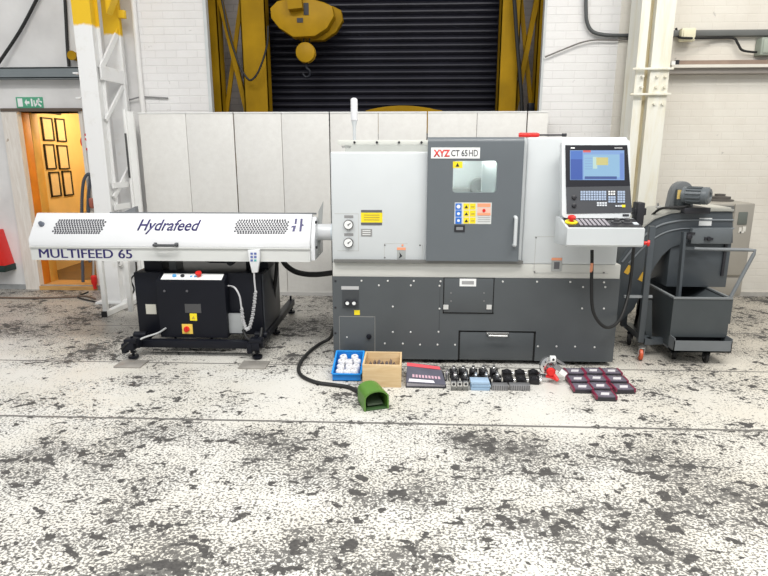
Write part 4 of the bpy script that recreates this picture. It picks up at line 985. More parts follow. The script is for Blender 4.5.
# black cabinet
ya = 4.55; cxa, cxb = P(136, 300, ya).x, P(262, 300, ya).x; cza, czb = P(200, 334, ya).z, P(150, 272.5, ya).z
part('cabinet', MB().box(cxa, cxb, ya, ya+0.62, cza, czb, 0.006), M_BLACK, feed)
part('cabinet_side_panel', MB().box(cxb-0.001, cxb+0.012, ya+0.02, ya+0.60, cza+0.02, czb-0.01, 0.003), mat('panel_blue_black', (0.035,0.038,0.045), 0.4), feed)
part('cabinet_side_bolts', MB().cyl((cxb+0.011, ya+0.08, czb-0.08), (cxb+0.016, ya+0.08, czb-0.08), 0.008, 8).cyl((cxb+0.011, ya+0.08, cza+0.10), (cxb+0.016, ya+0.08, cza+0.10), 0.008, 8), M_INK, feed)
for (pa, pb_) in ((144, 162), (169, 176)):
    part('support_post', MB().box(P(pa,265,4.65).x, P(pb_,265,4.65).x, 4.65, 4.80, czb-0.005, zb+0.005), M_BLACK if pa == 144 else mat('post_dark_grey', (0.07,0.075,0.08), 0.4), feed)
part('support_post', MB().box(P(246,265,4.75).x, P(268,265,4.75).x, 4.75, 4.95, czb-0.005, zb+0.005), M_BLACK, feed)
part('cradle', MB().prism([(cxa+0.45, zb+0.002), (cxb-0.12, zb+0.002), (cxb-0.28, zb-0.045), (cxa+0.62, zb-0.045)], 4.62, 4.80).cyl((cxa+0.8, 4.64, zb-0.03), (cxa+0.8, 4.58, zb-0.03), 0.03, 16), M_BLACK, feed)
# protruding control box
yk = 4.44; ka, kb = P(157.5, 300, yk).x, P(225.5, 300, yk).x; kza, kzb = P(200, 337.5, yk).z, P(190, 281.2, yk).z
kb_ = MB().prism([(yk, kza), (yk, kzb), (yk+0.10, kzb+0.045), (yk+0.115, kzb+0.045), (yk+0.115, kza)], ka, kb, 'x', 0.003)
kbx = part('control_box', kb_, M_BLACK, feed)
ko = Vector((ka, yk, kzb)); ks = Vector((0, 0.10, 0.045)).normalized(); kn = XA.cross(ks)
KW, KL = kb-ka, Vector((0, 0.10, 0.045)).length
def kbox(u0, u1, v0, v1, z0, z1):
    q = ((u0*KW, v0*KL), (u1*KW, v0*KL), (u1*KW, v1*KL), (u0*KW, v1*KL))
    return MB().hexa([ko+XA*a_+ks*b_+kn*z0 for a_, b_ in q], [ko+XA*a_+ks*b_+kn*z1 for a_, b_ in q])
part('button_strip', kbox(0.06, 0.95, 0.16, 0.9, 0, 0.003), M_PAPER, kbx, label='white button strip')
for u, m, r_ in ((0.24, mat('button_light_blue', (0.10,0.38,0.72), 0.4), 0.016), (0.36, M_INK, 0.016)):
    part('push_button', MB().spin(ko+XA*(u*KW)+ks*(0.55*KL)+kn*0.003, kn, [(0,r_),(0.012,r_),(0.014,r_*0.6)], 14), m, kbx)
for u in (0.47, 0.53): part('indicator', kbox(u, u+0.03, 0.45, 0.65, 0.003, 0.005), mat('button_light_blue', (0.10,0.38,0.72), 0.4), kbx)
part('emergency_stop', MB().spin(ko+XA*(0.60*KW)+ks*(0.6*KL)+kn*0.003, kn, [(0,0.014),(0.022,0.014),(0.024,0.026),(0.038,0.024),(0.042,0)], 18), M_RED, kbx, label='red mushroom button')
def ksticker(name, px0, py0, px1, py1, m, Y, t_=0.002, par=kbx):
    z0_, z1_ = P((px0+px1)/2, py1, Y).z, P((px0+px1)/2, py0, Y).z
    return part(name, MB().box(P(px0,(py0+py1)/2,Y).x, P(px1,(py0+py1)/2,Y).x, Y-t_, Y, z0_, z1_), m, par)
ksticker('rating_plate', 185, 304, 201, 312.8, mat('plate_charcoal', (0.07,0.07,0.072), 0.4), yk)
ksticker('warning_sign', 190, 313.5, 197, 320.6, M_YEL, yk)
c = P(193.4, 317.4, yk); part('warning_icon', MB().prism([(c.x-0.014, c.z-0.012), (c.x+0.014, c.z-0.012), (c.x+0.002, c.z+0.014)], yk-0.0035, yk-0.002), mat('print_ochre', (0.5,0.36,0.05), 0.5), kbx)
ms = ksticker('main_switch', 182.4, 324, 192.8, 333.6, mat('switch_yellow', (0.86,0.60,0.10), 0.4), yk, 0.006)
c = P(186.8, 329, yk-0.006); part('switch_knob', MB().spin(c, (0,-1,0), [(0,0.024),(0.014,0.022),(0.016,0.014)], 18).box(c.x-0.005, c.x+0.005, yk-0.034, yk-0.02, c.z-0.02, c.z+0.02), M_RED, ms)
for px in (164.5, 187): 
    c = P(px, 291, yk); part('lock', MB().spin(c, (0,-1,0), [(0,0.010),(0.006,0.009)], 12), mat('lock_grey', (0.10,0.10,0.11), 0.3), kbx)
ksticker('inspection_label', 146, 304.3, 156.2, 314, mat('label_beige', (0.62,0.60,0.52), 0.5), ya, 0.002, feed)
ksticker('air_filter_bracket', 228, 313, 243.5, 332, mat('bracket_grey', (0.45,0.47,0.48), 0.4, 0.4), ya-0.03, 0.03, feed)
for k in range(4):
    c = P(227.5, 291+k*6, ya); part('terminal', MB().spin(c, (0,-1,0), [(0,0.009),(0.012,0.009)], 8), mat('lock_grey', (0.10,0.10,0.11), 0.3), feed)
# hand pendant, coiled lead
t = thing('hand_pendant', 'white hand pendant with violet keys hung on the feeder front', 'remote control', P(254, 272, y0-0.02))
q = [(247.6,250.2),(259.6,249.4),(260,258),(257.6,272.4),(252,272.8),(249.2,260)]
yp = y0-0.008
part('casing', MB().prism([(P(x_,y_,yp-0.03).x, P(x_,y_,yp-0.03).z) for x_, y_ in q][::-1], yp-0.034, yp, 'y', 0.004), M_FEED, t)
for i in range(3):
    for j in range(2):
        c = P(251.8+j*3.6, 253.6+i*3.4, yp-0.034); part('key', MB().box(c.x-0.010, c.x+0.009, yp-0.037, yp-0.034, c.z-0.008, c.z+0.008), mat('key_violet', (0.12,0.16,0.42), 0.4) if (i+j) != 3 else mat('key_teal', (0.1,0.45,0.45), 0.4), t)
M_LEAD = mat('lead_pale_grey', (0.55,0.55,0.56), 0.5)
t2 = thing('coiled_lead', 'pale grey lead looping from the pendant down to the black cabinet', 'cable', P(248, 330, 4.4))
yl_ = 4.42
part('lead', MB().tube([P(254, 272, yl_), P(254.5, 281, yl_), P(255.5, 292, yl_)], 0.007, 8), M_LEAD, t2)
cpts = []
ctr = [P(255.5,291,yl_), P(254.5,303,yl_), P(252.5,317,yl_), P(249.5,328,yl_), P(246,329.5,yl_), P(243.2,321,yl_), P(241.5,308,yl_)]
N = 150
for k in range(N+1):
    s = k/N*(len(ctr)-1); i = min(int(s), len(ctr)-2); f_ = s-i; c_ = ctr[i].lerp(ctr[i+1], f_)
    d_ = (ctr[i+1]-ctr[i]).normalized(); u_ = Vector((0,1,0)); w_ = d_.cross(u_); an = k*0.9*2
    cpts.append(c_+u_*(0.011*math.cos(an))+w_*(0.011*math.sin(an)))
part('coil', MB().tube(cpts, 0.0055, 6, False), M_LEAD, t2)
part('lead', MB().tube([P(241.5,308,yl_), P(239.5,296,yl_), P(235,288,yl_+0.02), P(230,286,ya-0.03), P(225.5,286,ya-0.03)], 0.007, 8), M_LEAD, t2)
# base rails and feet
for (px, py, lab) in ((131, 361, 0), (256, 361, 1)):
    gx = G(px, py)
    rl = MB().box(gx.x-0.03, gx.x+0.03, gx.y, 5.75 if lab else 5.2, 0.085, 0.145, 0.003)
    ro = part('rail', rl, M_BLACK, feed)
    part('roller', MB().cyl((gx.x-0.055, gx.y+0.06, 0.125), (gx.x+0.055, gx.y+0.06, 0.125), 0.035, 16), M_BLACK, feed)
    part('roller', MB().cyl((gx.x-0.05, gx.y+0.20, 0.155), (gx.x+0.05, gx.y+0.20, 0.155), 0.028, 16), M_BLACK, feed)
    for yy_ in (gx.y+0.05, 5.0) + ((5.7,) if lab else ()):
        part('levelling_foot', MB().cyl((gx.x,yy_,0.012), (gx.x,yy_,0.03), 0.04, 16).cyl((gx.x,yy_,0.03), (gx.x,yy_,0.19), 0.011, 10).cyl((gx.x,yy_,0.055), (gx.x,yy_,0.072), 0.022, 6), M_BLACK, feed)
    part('clamp', MB().box(gx.x-0.05, gx.x+0.05, gx.y+0.005, gx.y+0.09, 0.14, 0.175, 0.005).box(gx.x-0.07, gx.x-0.03, gx.y+0.0, gx.y+0.05, 0.06, 0.14, 0.005), M_BLACK, feed)
gl, gr = G(131, 361), G(256, 361)
part('cross_beam', MB().box(gl.x+0.02, gr.x-0.02, 4.37, 4.43, 0.075, 0.135, 0.003), M_BLACK, feed)
part('cross_beam', MB().box(gl.x, gr.x, 5.05, 5.12, 0.085, 0.145, 0.003), M_BLACK, feed)
part('plinth', MB().box(cxa+0.10, cxb-0.02, ya+0.03, ya+0.58, 0.14, cza+0.002), M_BLACK, feed)
for px in (176, 212):
    c = P(px, 345, 4.63); part('levelling_bolt', MB().cyl((c.x,4.63,0.0), (c.x,4.63,0.08), 0.010, 8).cyl((c.x,4.63,0), (c.x,4.63,0.012), 0.03, 12), M_BLACK, feed)
part('air_pipe', MB().tube([P(134, 351, 4.3), P(137, 343, 4.32), P(143, 338, 4.36), P(158, 333, 4.42), P(166, 328, 4.43)], 0.008, 8), mat('pipe_pale', (0.52,0.53,0.53), 0.4, 0.3), feed)
part('air_hose', MB().tube([P(121, 349, 4.25), P(128, 343, 4.26), P(132, 343, 4.3), P(138, 347, 4.3)], 0.008, 8), M_RUB, feed)
part('cabinet_cable', MB().tube([P(277, 262, 4.9), P(276, 275, 4.9), P(274, 292, 4.95), P(273, 312, 5.0), P(269, 330, 5.0)], 0.016, 8), M_RUB, feed)
part('drain_cable', MB().tube([P(243, 330, 4.45), P(247, 338, 4.40), P(254, 341, 4.38), P(260, 338, 4.42), P(262, 328, 4.48)], 0.012, 8), M_RUB, feed)
for (px, py, s) in ((131, 365, 'front left'), (254, 366, 'front right')):
    c = G(px, py); nm = 'grey steel plate on the floor under the feeder %s foot' % s
    solo('floor_plate', MB().box(c.x-0.105, c.x+0.105, c.y-0.07, c.y+0.09, 0.0, 0.012, 0.002), mat('plate_worn_steel', (0.36,0.34,0.31), 0.5, 0.3, var=0.3), nm, 'steel plate', (c.x, c.y, 0))
solo('power_hose', MB().tube([P(281, 255, 5.0), P(285, 264, 5.0), P(294, 271, 4.98), P(305, 274, 4.95), P(318, 274.4, 4.9), P(334, 272.6, 4.86)], 0.024, 10), M_RUB, 'thick black hose curving from feeder to the lathe left side', 'hose')
solo('pedal_cable', MB().tube([P(334, 328, 4.5), G(330, 338, 0.06)+Vector((0,0,0)), G(318, 345, 0.02), G(306, 355, 0.014), G(299, 366, 0.014), G(301, 375, 0.014), G(315, 382, 0.014), G(335, 385, 0.014), G(348, 387, 0.014), G(357, 391, 0.016), G(361, 394, 0.02)], 0.014, 10), M_RUB, 'black cable running over the floor to the green foot pedal', 'cable')

# ================================================================== CHIP CONVEYOR
YV, YV2 = 4.78, 5.22
conv = thing('chip_conveyor', 'dark grey swan neck chip conveyor rising from the lathe right side', 'conveyor', (2.2, 5.0, 0))
def V(px, py, Y=YV): 
    q = P(px, py, Y); return (q.x, q.z)
outer = [(612,300),(618,262),(630,243),(641,229),(654,219),(670,213.5),(688,211.8),(733,211.8)]
inner = [(733,243),(692,243),(681,243.5),(671,247),(662,255),(655,266),(645,285),(634,309),(612,330)]
part('swan_neck', MB().prism([V(*p) for p in outer+inner], YV, YV2, 'y', 0.004), M_CONV, conv)
# flanged rim following the bend (lighter edge)
rim = MB()
mid = [(622,262),(634,247),(646,234),(659,225.5),(674,221.5),(690,220),(733,220)]
pm = [Vector((V(*p)[0], YV-0.004, V(*p)[1])) for p in mid]
rim.tube(pm, 0.008, 6)
pm2 = [Vector((V(x_, y_+7)[0], YV-0.004, V(x_, y_+7)[1])) for x_, y_ in [(628,262),(640,249),(651,239),(663,232),(676,228.5),(692,227.4),(733,227.4)]]
rim.tube([p+Vector((0,0,0.05)) for p in pm2], 0.006, 6)
part('rim_bead', rim, mat('rim_grey', (0.2,0.22,0.235), 0.35), conv)
# top lid with overhang
tl = [(640,230),(654,219.4),(670,213.8),(688,211.9),(733,211.6)]
pts = [V(*p, YV) for p in tl]
lid = MB().prism([(x_, z_+0.004) for x_, z_ in pts]+[(x_, z_+0.020) for x_, z_ in pts][::-1], YV-0.015, YV2+0.02, 'y')
part('top_lid', lid, M_CONVT, conv, label='pale grey top lid')
part('head_box', MB().box(V(689,235)[0], V(729,235)[0], YV-0.05, YV, V(700,243)[1], V(700,227.5)[1], 0.005), mat('head_grey', (0.13,0.145,0.155), 0.36), conv)
part('chute_guard', MB().box(V(668,270,YV+0.02)[0], V(728,270,YV+0.02)[0], YV+0.02, YV2-0.02, P(700,287,YV+0.02).z, P(700,243,YV+0.02).z+0.02, 0.004), M_CONV, conv)
part('guard_slot', MB().box(V(724.8,250,YV)[0], V(727.4,250,YV)[0], YV+0.005, YV+0.02, P(726,276,YV).z, P(726,228,YV).z), M_INK, conv)
a, b = P(698.5, 225.6, YV), P(712, 218, YV)
part('maker_label', MB().box(a.x, b.x, YV-0.004, YV, a.z, b.z), M_PAPER, conv, label='white label')
c = P(688, 236.5, YV-0.05); part('tension_knob', MB().spin((c.x, YV-0.05, c.z), (0,-1,0), [(0,0.024),(0.03,0.022),(0.035,0.012)], 14).box(c.x-0.035, c.x+0.05, YV-0.058, YV-0.05, c.z+0.018, c.z+0.034), M_INK, conv)
c = P(708.5, 238.6, YV-0.05); part('shaft_end', MB().spin((c.x, YV-0.05, c.z), (0,-1,0), [(0,0.018),(0.02,0.016)], 12).box(c.x-0.035, c.x-0.02, YV-0.066, YV-0.05, c.z-0.012, c.z+0.012).box(c.x+0.012, c.x+0.035, YV-0.056, YV-0.05, c.z-0.012, c.z+0.006), M_INK, conv)
for (px, py) in ((641.5, 277), (627.5, 270)):
    c = P(px, py, YV); part('hazard_label', MB().bar((c.x-0.012, YV-0.003, c.z-0.03), (c.x+0.022, YV-0.003, c.z+0.035), 0.004, 0.04), mat('hazard_amber', (0.75,0.45,0.05), 0.5), conv)
# drive: belt guard + motor
yg = 4.84
bg = []
for k in range(13):
    a_ = R(180-15*k); q = P(683, 192, yg); bg.append((q.x+0.085*math.cos(a_), q.z+0.085*math.sin(a_)))
q = P(676, 206, yg); bg += [(q.x+0.14, q.z-0.01), (q.x-0.06, q.z-0.01)]
part('belt_guard', MB().prism(bg, yg, yg+0.08, 'y', 0.01), mat('guard_grey', (0.15,0.16,0.165), 0.4), conv)
q0 = P(683, 196, yg-0.01); mdir = Vector((0.62, -0.78, 0)).normalized(); mc = P(687, 195, yg)
part('gearbox', MB().box(P(680,196,yg-0.1).x, P(692,196,yg-0.1).x, yg-0.09, yg, P(685,206,yg-0.05).z, P(685,189,yg-0.05).z, 0.012), mat('gearbox_dark', (0.06,0.07,0.075), 0.4), conv)
mo = MB(); cm_ = P(697, 195.5, yg-0.14); d0 = Vector((1, -0.95, 0)).normalized(); s0 = cm_-d0*0.11
mo.spin(s0, d0, [(0,0.045),(0.01,0.066),(0.03,0.066),(0.035,0.060),(0.15,0.060),(0.155,0.068),(0.19,0.068),(0.205,0.055),(0.206,0.030),(0.198,0.028)], 28)
for k in range(14):
    a_ = 2*math.pi*k/14; u_ = Vector((0,0,1)); w_ = d0.cross(u_); e_ = (u_*math.cos(a_)+w_*math.sin(a_))
    mo.bar(s0+d0*0.04+e_*0.064, s0+d0*0.148+e_*0.064, 0.006, 0.012, e_.cross(d0))
part('motor', mo, mat('motor_grey', (0.12,0.135,0.145), 0.35), conv)
part('motor_foot', MB().box(P(682,206,4.75).x, P(708,206,4.75).x, 4.70, 4.98, V(690,209)[1]-0.03, V(690,207)[1], 0.004), M_INK, conv)
a, b = P(677, 199, yg-0.095), P(682, 190, yg-0.095); part('motor_label', MB().box(a.x, b.x, yg-0.094, yg-0.09, a.z, b.z), mat('label_brass', (0.62,0.46,0.16), 0.5), conv)
part('motor_lead', MB().tube([P(690, 205, 4.72), P(682, 207, 4.72), P(670, 207.5, 4.74), P(660, 209, 4.8), P(652, 215, 4.9)], 0.010, 8), M_RUB, conv)
part('lid_bolt', MB().cyl(P(658, 212, 4.9)+Vector((0,0,-0.03)), P(658, 203, 4.9), 0.008, 8).cyl(P(656, 207, 4.9), P(661, 207, 4.9), 0.01, 8), M_STEEL, conv)
part('lid_plate', MB().box(P(684,210,4.8).x, P(731,210,4.8).x, 4.80, 5.16, V(700,211.6)[1]+0.02, V(700,211.6)[1]+0.032), mat('lid_beige', (0.46,0.45,0.40), 0.4), conv)
# support stand on castors
def post(px0, py0, px1, py1, Y, w=0.045):
    a_, b_ = P((px0+px1)/2, py0, Y), P((px0+px1)/2, py1, Y)
    return MB().box(a_.x-w/2, a_.x+w/2, Y-w/2, Y+w/2, b_.z, a_.z, 0.003)
part('stand_post', post(652, 226, 652, 342, 4.55), M_CONV, conv)
part('stand_post', post(633, 224, 633, 326, 4.95), M_CONV, conv)
a, b = P(652, 297, 4.55), P(633, 295.5, 4.95)
part('stand_rail', MB().bar(P(652, 296.5, 4.55), P(624, 296.5, 4.55), 0.02, 0.02), mat('stand_bar_grey', (0.3,0.32,0.33), 0.4), conv)
zlo = P(652, 341, 4.55).z
part('stand_rail', MB().bar((a.x, 4.52, zlo), (P(632,326,4.95).x-0.02, 5.0, zlo), 0.05, 0.06, (0,0,1)), M_CONV, conv)
part('stand_rail', MB().bar((a.x, 4.55, zlo), (a.x+0.42, 4.62, zlo), 0.05, 0.05, (0,0,1)), M_CONV, conv)
part('drip_tray', MB().hexa([P(640,300,4.62), P(652,300,4.62), P(652,338,4.62), P(646,336,4.62)], [P(640,300,4.9)+Vector((0.05,0,0)), P(652,300,4.62)+Vector((0.02,0.28,0)), P(652,338,4.62)+Vector((0.02,0.28,0)), P(646,336,4.62)+Vector((0.0,0.28,0))]), M_BIN, conv)
def castor(x, y, r, m, parent, yaw=0.3, wheel_w=0.028, top=None, fork=None):
    """wheel resting on the floor with a fork up to top"""
    d_ = Vector((math.sin(yaw), math.cos(yaw), 0)).cross(Vector((0,0,1))).normalized()
    w = part('castor', MB().spin(Vector((x,y,r))-d_*wheel_w/2, d_, [(0,r*0.86),(0.004,r),(wheel_w-0.004,r),(wheel_w,r*0.86)], 24), m, parent)
    f_ = MB()
    for s in (-1, 1): f_.bar(Vector((x,y,r))+d_*s*(wheel_w/2+0.006), Vector((x,y,top or 2*r+0.02))+d_*s*(wheel_w/2+0.006)+Vector((0.012,0.012,0)), 0.004, r*0.75, d_)
    f_.cyl((x+0.012,y+0.012,(top or 2*r+0.02)-0.004), (x+0.012,y+0.012,(top or 2*r+0.02)+0.008), r*0.62, 16)
    part('fork', f_, fork or M_STEEL, w); part('hub', MB().spin(Vector((x,y,r))-d_*(wheel_w/2+0.003), d_, [(0,r*0.35),(wheel_w+0.006,r*0.35)], 14), M_STEEL if m is not M_RUB else mat('hub_grey', (0.2,0.2,0.2), 0.4), w)
    return w
c = G(629, 344.5); castor(c.x, c.y, 0.052, M_RUB, conv, 0.5, top=zlo-0.03, fork=M_BLACK)
c = G(643, 362.5); castor(c.x, c.y+0.06, 0.046, mat('castor_orange', (0.62,0.10,0.03), 0.4), conv, 0.2, top=zlo-0.03)

# ================================================================== CHIP BIN (cart)
bn = thing('chip_bin_cart', 'dark grey chip bin cart with tubular handle under the conveyor head', 'cart', (2.3, 4.7, 0))
yF, yR = 4.44, 5.14
tl_, tr_ = P(674, 298.5, yF), P(732, 298.5, yF)
xA, xB = tl_.x, tr_.x; zR = tl_.z; zb1 = P(700, 337, yF).z; zb2 = 0.145
T = 0.008
# tapered body: front plate, back plate, two sides, floor
fb0, fb1 = P(670.5, 337, yF).x, P(724, 337, yF).x
fb0, fb1 = xA+0.0, xB-0.0
part('front_plate', MB().box(xA, xB, yF, yF+T, zb1-0.0, zR), M_BIN, bn)
part('back_plate', MB().box(xA, xB, yR-T, yR, zb1-0.0, zR), M_BIN, bn)
part('side_plate', MB().box(xA, xA+T, yF+T, yR-T, 0.125, zR), M_BIN, bn)
part('side_plate', MB().box(xB-T, xB, yF+T, yR-T, 0.125, zR), M_BIN, bn)
part('bottom_plate', MB().box(xA+T, xB-T, yF+T, yR-T, zb1-0.005, zb1+0.005), M_BIN, bn)
part('rim', MB().box(xA-0.006, xB+0.006, yF-0.006, yF+0.012, zR-0.004, zR+0.012, 0.002).box(xA-0.006, xB+0.006, yR-0.012, yR+0.006, zR-0.004, zR+0.012, 0.002)
     .box(xA-0.006, xA+0.012, yF, yR, zR-0.004, zR+0.012, 0.002).box(xB-0.012, xB+0.006, yF, yR, zR-0.004, zR+0.012, 0.002), mat('bin_rim', (0.20,0.215,0.22), 0.4), bn)
# splash plate leaning inwards on the left side
part('splash_plate', MB().hexa([(xA+0.008, yF+0.02, zR+0.008), (xA+0.008, yR-0.02, zR+0.008), (xA+0.10, yR-0.02, zR-0.12), (xA+0.10, yF+0.02, zR-0.12)], [(xA+0.014, yF+0.02, zR+0.012), (xA+0.014, yR-0.02, zR+0.012), (xA+0.106, yR-0.02, zR-0.116), (xA+0.106, yF+0.02, zR-0.116)]), mat('splash_grey', (0.30,0.32,0.33), 0.35), bn)
part('sloping_chute', MB().hexa([(xB-0.012, yF+0.02, zR-0.01), (xB-0.012, yR-0.02, zR-0.01), (xB-0.25, yR-0.02, zb1+0.02), (xB-0.25, yF+0.02, zb1+0.02)], [(xB-0.018, yF+0.02, zR-0.012), (xB-0.018, yR-0.02, zR-0.012), (xB-0.256, yR-0.02, zb1+0.02), (xB-0.256, yF+0.02, zb1+0.02)]), M_BIN, bn)
# projecting lower tray
yT = yF-0.09
tx0, tx1 = P(669.5, 345, yT).x, P(726.5, 345, yT).x
tx0, tx1 = xA, xB
zt0, zt1 = P(700, 352.5, yT).z, P(700, 341, yT).z
part('lower_tray', MB().box(tx0, tx1, yT, yR, zt0, zt0+0.012).box(tx0, tx1, yT, yT+0.006, zt0, zt1).box(tx0, tx0+0.006, yT, yF+T, zt0, zt1+0.02).box(tx1-0.006, tx1, yT, yF+T, zt0, zt1+0.02), mat('tray_grey', (0.17,0.185,0.195), 0.38), bn)
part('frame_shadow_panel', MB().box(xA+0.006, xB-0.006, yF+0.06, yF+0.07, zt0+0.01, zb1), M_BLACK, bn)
# handle
hA, hB = P(755, 250.5, yF+0.02), P(694, 248.5, yF+0.30)
part('handle', MB().tube([(xB-0.012, yF+0.02, zR-0.18), (xB-0.004, yF+0.02, zR), hA+Vector((-0.006,0,-0.03)), hA, hA+Vector((-0.04,0.02,0.001)), hB+Vector((0.05,-0.03,0)), hB], 0.014, 10, False), mat('tube_grey', (0.19,0.205,0.215), 0.35), bn)
part('handle_bracket', MB().box(xB-0.002, xB+0.012, yF, yF+0.06, zR-0.2, zR-0.0, 0.002), M_BIN, bn)
part('lever_post', MB().bar(P(684,232,4.70), P(678.5,300,4.66)+Vector((0,0,-0.15)), 0.05, 0.02), M_CONV, bn)
part('handle_post', MB().bar(hB, P(684,248,4.70), 0.022, 0.022), M_CONV, bn)
for (px, py, yw) in ((676, 361, 0.3), (708, 364.5, 0.1)):
    c = G(px, py); castor(c.x, c.y+0.05, 0.047, M_RUB, bn, yw, top=zt0-0.008, fork=M_BLACK)
for dx in (0.06, -0.06):
    castor((xA if dx > 0 else xB)+dx, yR-0.08, 0.047, M_RUB, bn, 0.2, top=zt0-0.008, fork=M_BLACK)

# ================================================================== CHILLER CABINET
M_CH = mat('cabinet_taupe_metal', (0.37,0.345,0.30), 0.38, 0.25, var=0.05)
ch = thing('cooling_cabinet', 'taupe grey metal cooling cabinet standing behind the chip conveyor', 'cabinet', (3.1, 6.15, 0))
yC0, yC1 = 5.82, 6.42
xc0, xc1 = P(688, 240, yC0).x, P(750.5, 240, yC0).x; zc0, zc1 = P(745, 297, yC0).z, P(740, 203, yC0).z
xm = P(731, 240, yC0).x
part('body', MB().box(xc0, xc1, yC0+0.02, yC1, zc0, zc1, 0.025, 4), M_CH, ch)
part('column_panel', MB().box(xm, xc1-0.0, yC0, yC0+0.03, P(740,276,yC0).z, zc1-0.004, 0.012, 3), M_CH, ch)
part('lower_panel', MB().box(xc0+0.01, xc1-0.02, yC0+0.005, yC0+0.03, zc0+0.01, P(740,278,yC0).z, 0.006), M_CH, ch)
part('recess', MB().box(xc0+0.02, xm-0.005, yC0+0.012, yC0+0.03, P(715,212,yC0).z, P(715,206,yC0).z), mat('recess_grey', (0.14,0.14,0.135), 0.5), ch)
a, b = P(737, 224.5, yC0), P(748, 212, yC0)
part('display', MB().box(a.x, b.x, yC0-0.006, yC0, a.z, b.z, 0.004), mat('display_green_grey', (0.13,0.145,0.13), 0.3), ch)
c = P(742, 229.5, yC0)
part('emblem', MB().box(c.x-0.03, c.x-0.005, yC0-0.003, yC0, c.z-0.035, c.z+0.02).box(c.x+0.005, c.x+0.035, yC0-0.003, yC0, c.z-0.02, c.z+0.03).box(c.x-0.02, c.x+0.02, yC0-0.003, yC0, c.z-0.035, c.z-0.02), mat('emblem_pale', (0.68,0.66,0.60), 0.4), ch)
c = P(719, 203, 6.1)
part('top_fan', MB().spin((c.x, 6.1, zc1-0.005), (0,0,1), [(0,0.13),(0.02,0.13),(0.025,0.10),(0.05,0.10),(0.055,0.05),(0.075,0.05),(0.08,0)], 24), mat('fan_dark', (0.10,0.09,0.08), 0.4), ch)
for (x, y) in ((xc1-0.08, yC0+0.10), (xc0+0.08, yC0+0.10), (xc1-0.08, yC1-0.1), (xc0+0.08, yC1-0.1)):
    castor(x, y, 0.05, M_RUB, ch, 0.4, top=zc0)

# ================================================================== THINGS ON THE FLOOR
# blue plastic bin with white collets
M_BB = mat('bin_blue_plastic', (0.012,0.22,0.66), 0.38, var=0.03)
c0 = G(332.5, 381); bl, bd = 0.205, 0.30
t = thing('storage_bin', 'bright blue open front plastic bin full of white parts', 'bin', (c0.x+bl/2, c0.y+bd/2, 0))
x0, x1, ya_, yb_2 = c0.x, c0.x+bl, c0.y, c0.y+bd
w = 0.005
part('shell', MB().box(x0, x1, ya_, yb_2, 0, 0.006).prism([(ya_, 0.006), (ya_-0.004, 0.058), (yb_2, 0.125), (yb_2, 0.006)], x0, x0+w, 'x').prism([(ya_, 0.006), (ya_-0.004, 0.058), (yb_2, 0.125), (yb_2, 0.006)], x1-w, x1, 'x')
     .box(x0, x1, ya_, ya_+w, 0.0, 0.058).box(x0, x1, yb_2-w, yb_2, 0, 0.125), M_BB, t)
part('rim', MB().bar((x0-0.002, ya_, 0.058), (x0-0.002, yb_2, 0.127), 0.012, 0.007, (1,0,0)).bar((x1+0.002, ya_, 0.058), (x1+0.002, yb_2, 0.127), 0.012, 0.007, (1,0,0)).box(x0, x1, yb_2-0.006, yb_2+0.008, 0.12, 0.129).box(x0, x1, ya_-0.010, ya_+0.004, 0.052, 0.060), mat('bin_rim_blue', (0.02,0.30,0.80), 0.35), t)
M_COL = mat('collet_white', (0.80,0.80,0.82), 0.35)
M_CORE = mat('core_grey', (0.3,0.3,0.32), 0.4)
pos = [(0.045,0.06,0), (0.105,0.055,0), (0.160,0.065,0), (0.05,0.125,1), (0.11,0.12,1), (0.162,0.13,1), (0.045,0.195,2), (0.105,0.19,2), (0.162,0.20,2), (0.06,0.255,3), (0.14,0.255,3)]
first = None
wh = ['front left', 'front middle', 'front right', 'second row left', 'second row middle', 'second row right', 'third row left', 'third row middle', 'third row right', 'rear left', 'rear right']
for i, (dx, dy, lv) in enumerate(pos):
    lab = 'white round packed part in the blue bin, ' + wh[i]
    zz = 0.008
    if first is None:
        first = thing('collet', lab, 'machine part', (x0+dx, ya_+dy, zz), 0, 'white round parts in the blue bin')
        part('body', MB().spin((0,0,0), (0,0,1), [(0,0.026),(0.003,0.028),(0.050,0.028),(0.056,0.024),(0.056,0.011),(0.046,0.010)], 20), M_COL, first, local=True)
        part('bore', MB().spin((0,0,0.046), (0,0,1), [(0,0.0095),(0.006,0.0095)], 12), M_CORE, first, local=True)
    else:
        o = recopy(first, (x0+dx, ya_+dy, zz+0.015*lv), 0.3*i, lab); o.rotation_euler = (R(-random.uniform(0, 14)), R(random.uniform(-8, 8)), 0.3*i)
# wooden crate
M_WD = wood_mat('pale_pine', (0.74,0.56,0.33), (0.62,0.43,0.22), 0)
c0 = G(362.5, 387); cw, cdp, chh = 0.268, 0.30, 0.165
c1 = G(400.5, 387.5)
x0, x1, ya_, yb_2 = c0.x, c1.x+0.005, c0.y, c0.y+cdp
t = thing('wooden_box', 'open pale pine box holding grey metal parts, beside the blue bin', 'box', ((x0+x1)/2, ya_, 0))
zf_ = P(380, 365, ya_).z; zb_ = P(380, 351.5, yb_2).z
part('front_board', MB().box(x0, x1, ya_, ya_+0.014, 0, zf_, 0.001), M_WD, t)
part('back_board', MB().box(x0, x1, yb_2-0.014, yb_2, 0, zb_, 0.001), M_WD, t)
part('side_board', MB().prism([(ya_+0.014, 0), (ya_+0.014, zf_), (yb_2-0.014, zb_), (yb_2-0.014, 0)], x0, x0+0.012, 'x'), M_WD, t)
part('side_board', MB().prism([(ya_+0.014, 0), (ya_+0.014, zf_), (yb_2-0.014, zb_), (yb_2-0.014, 0)], x1-0.012, x1, 'x'), M_WD, t)
part('bottom_board', MB().box(x0+0.012, x1-0.012, ya_+0.014, yb_2-0.014, 0, 0.01), M_WD, t)
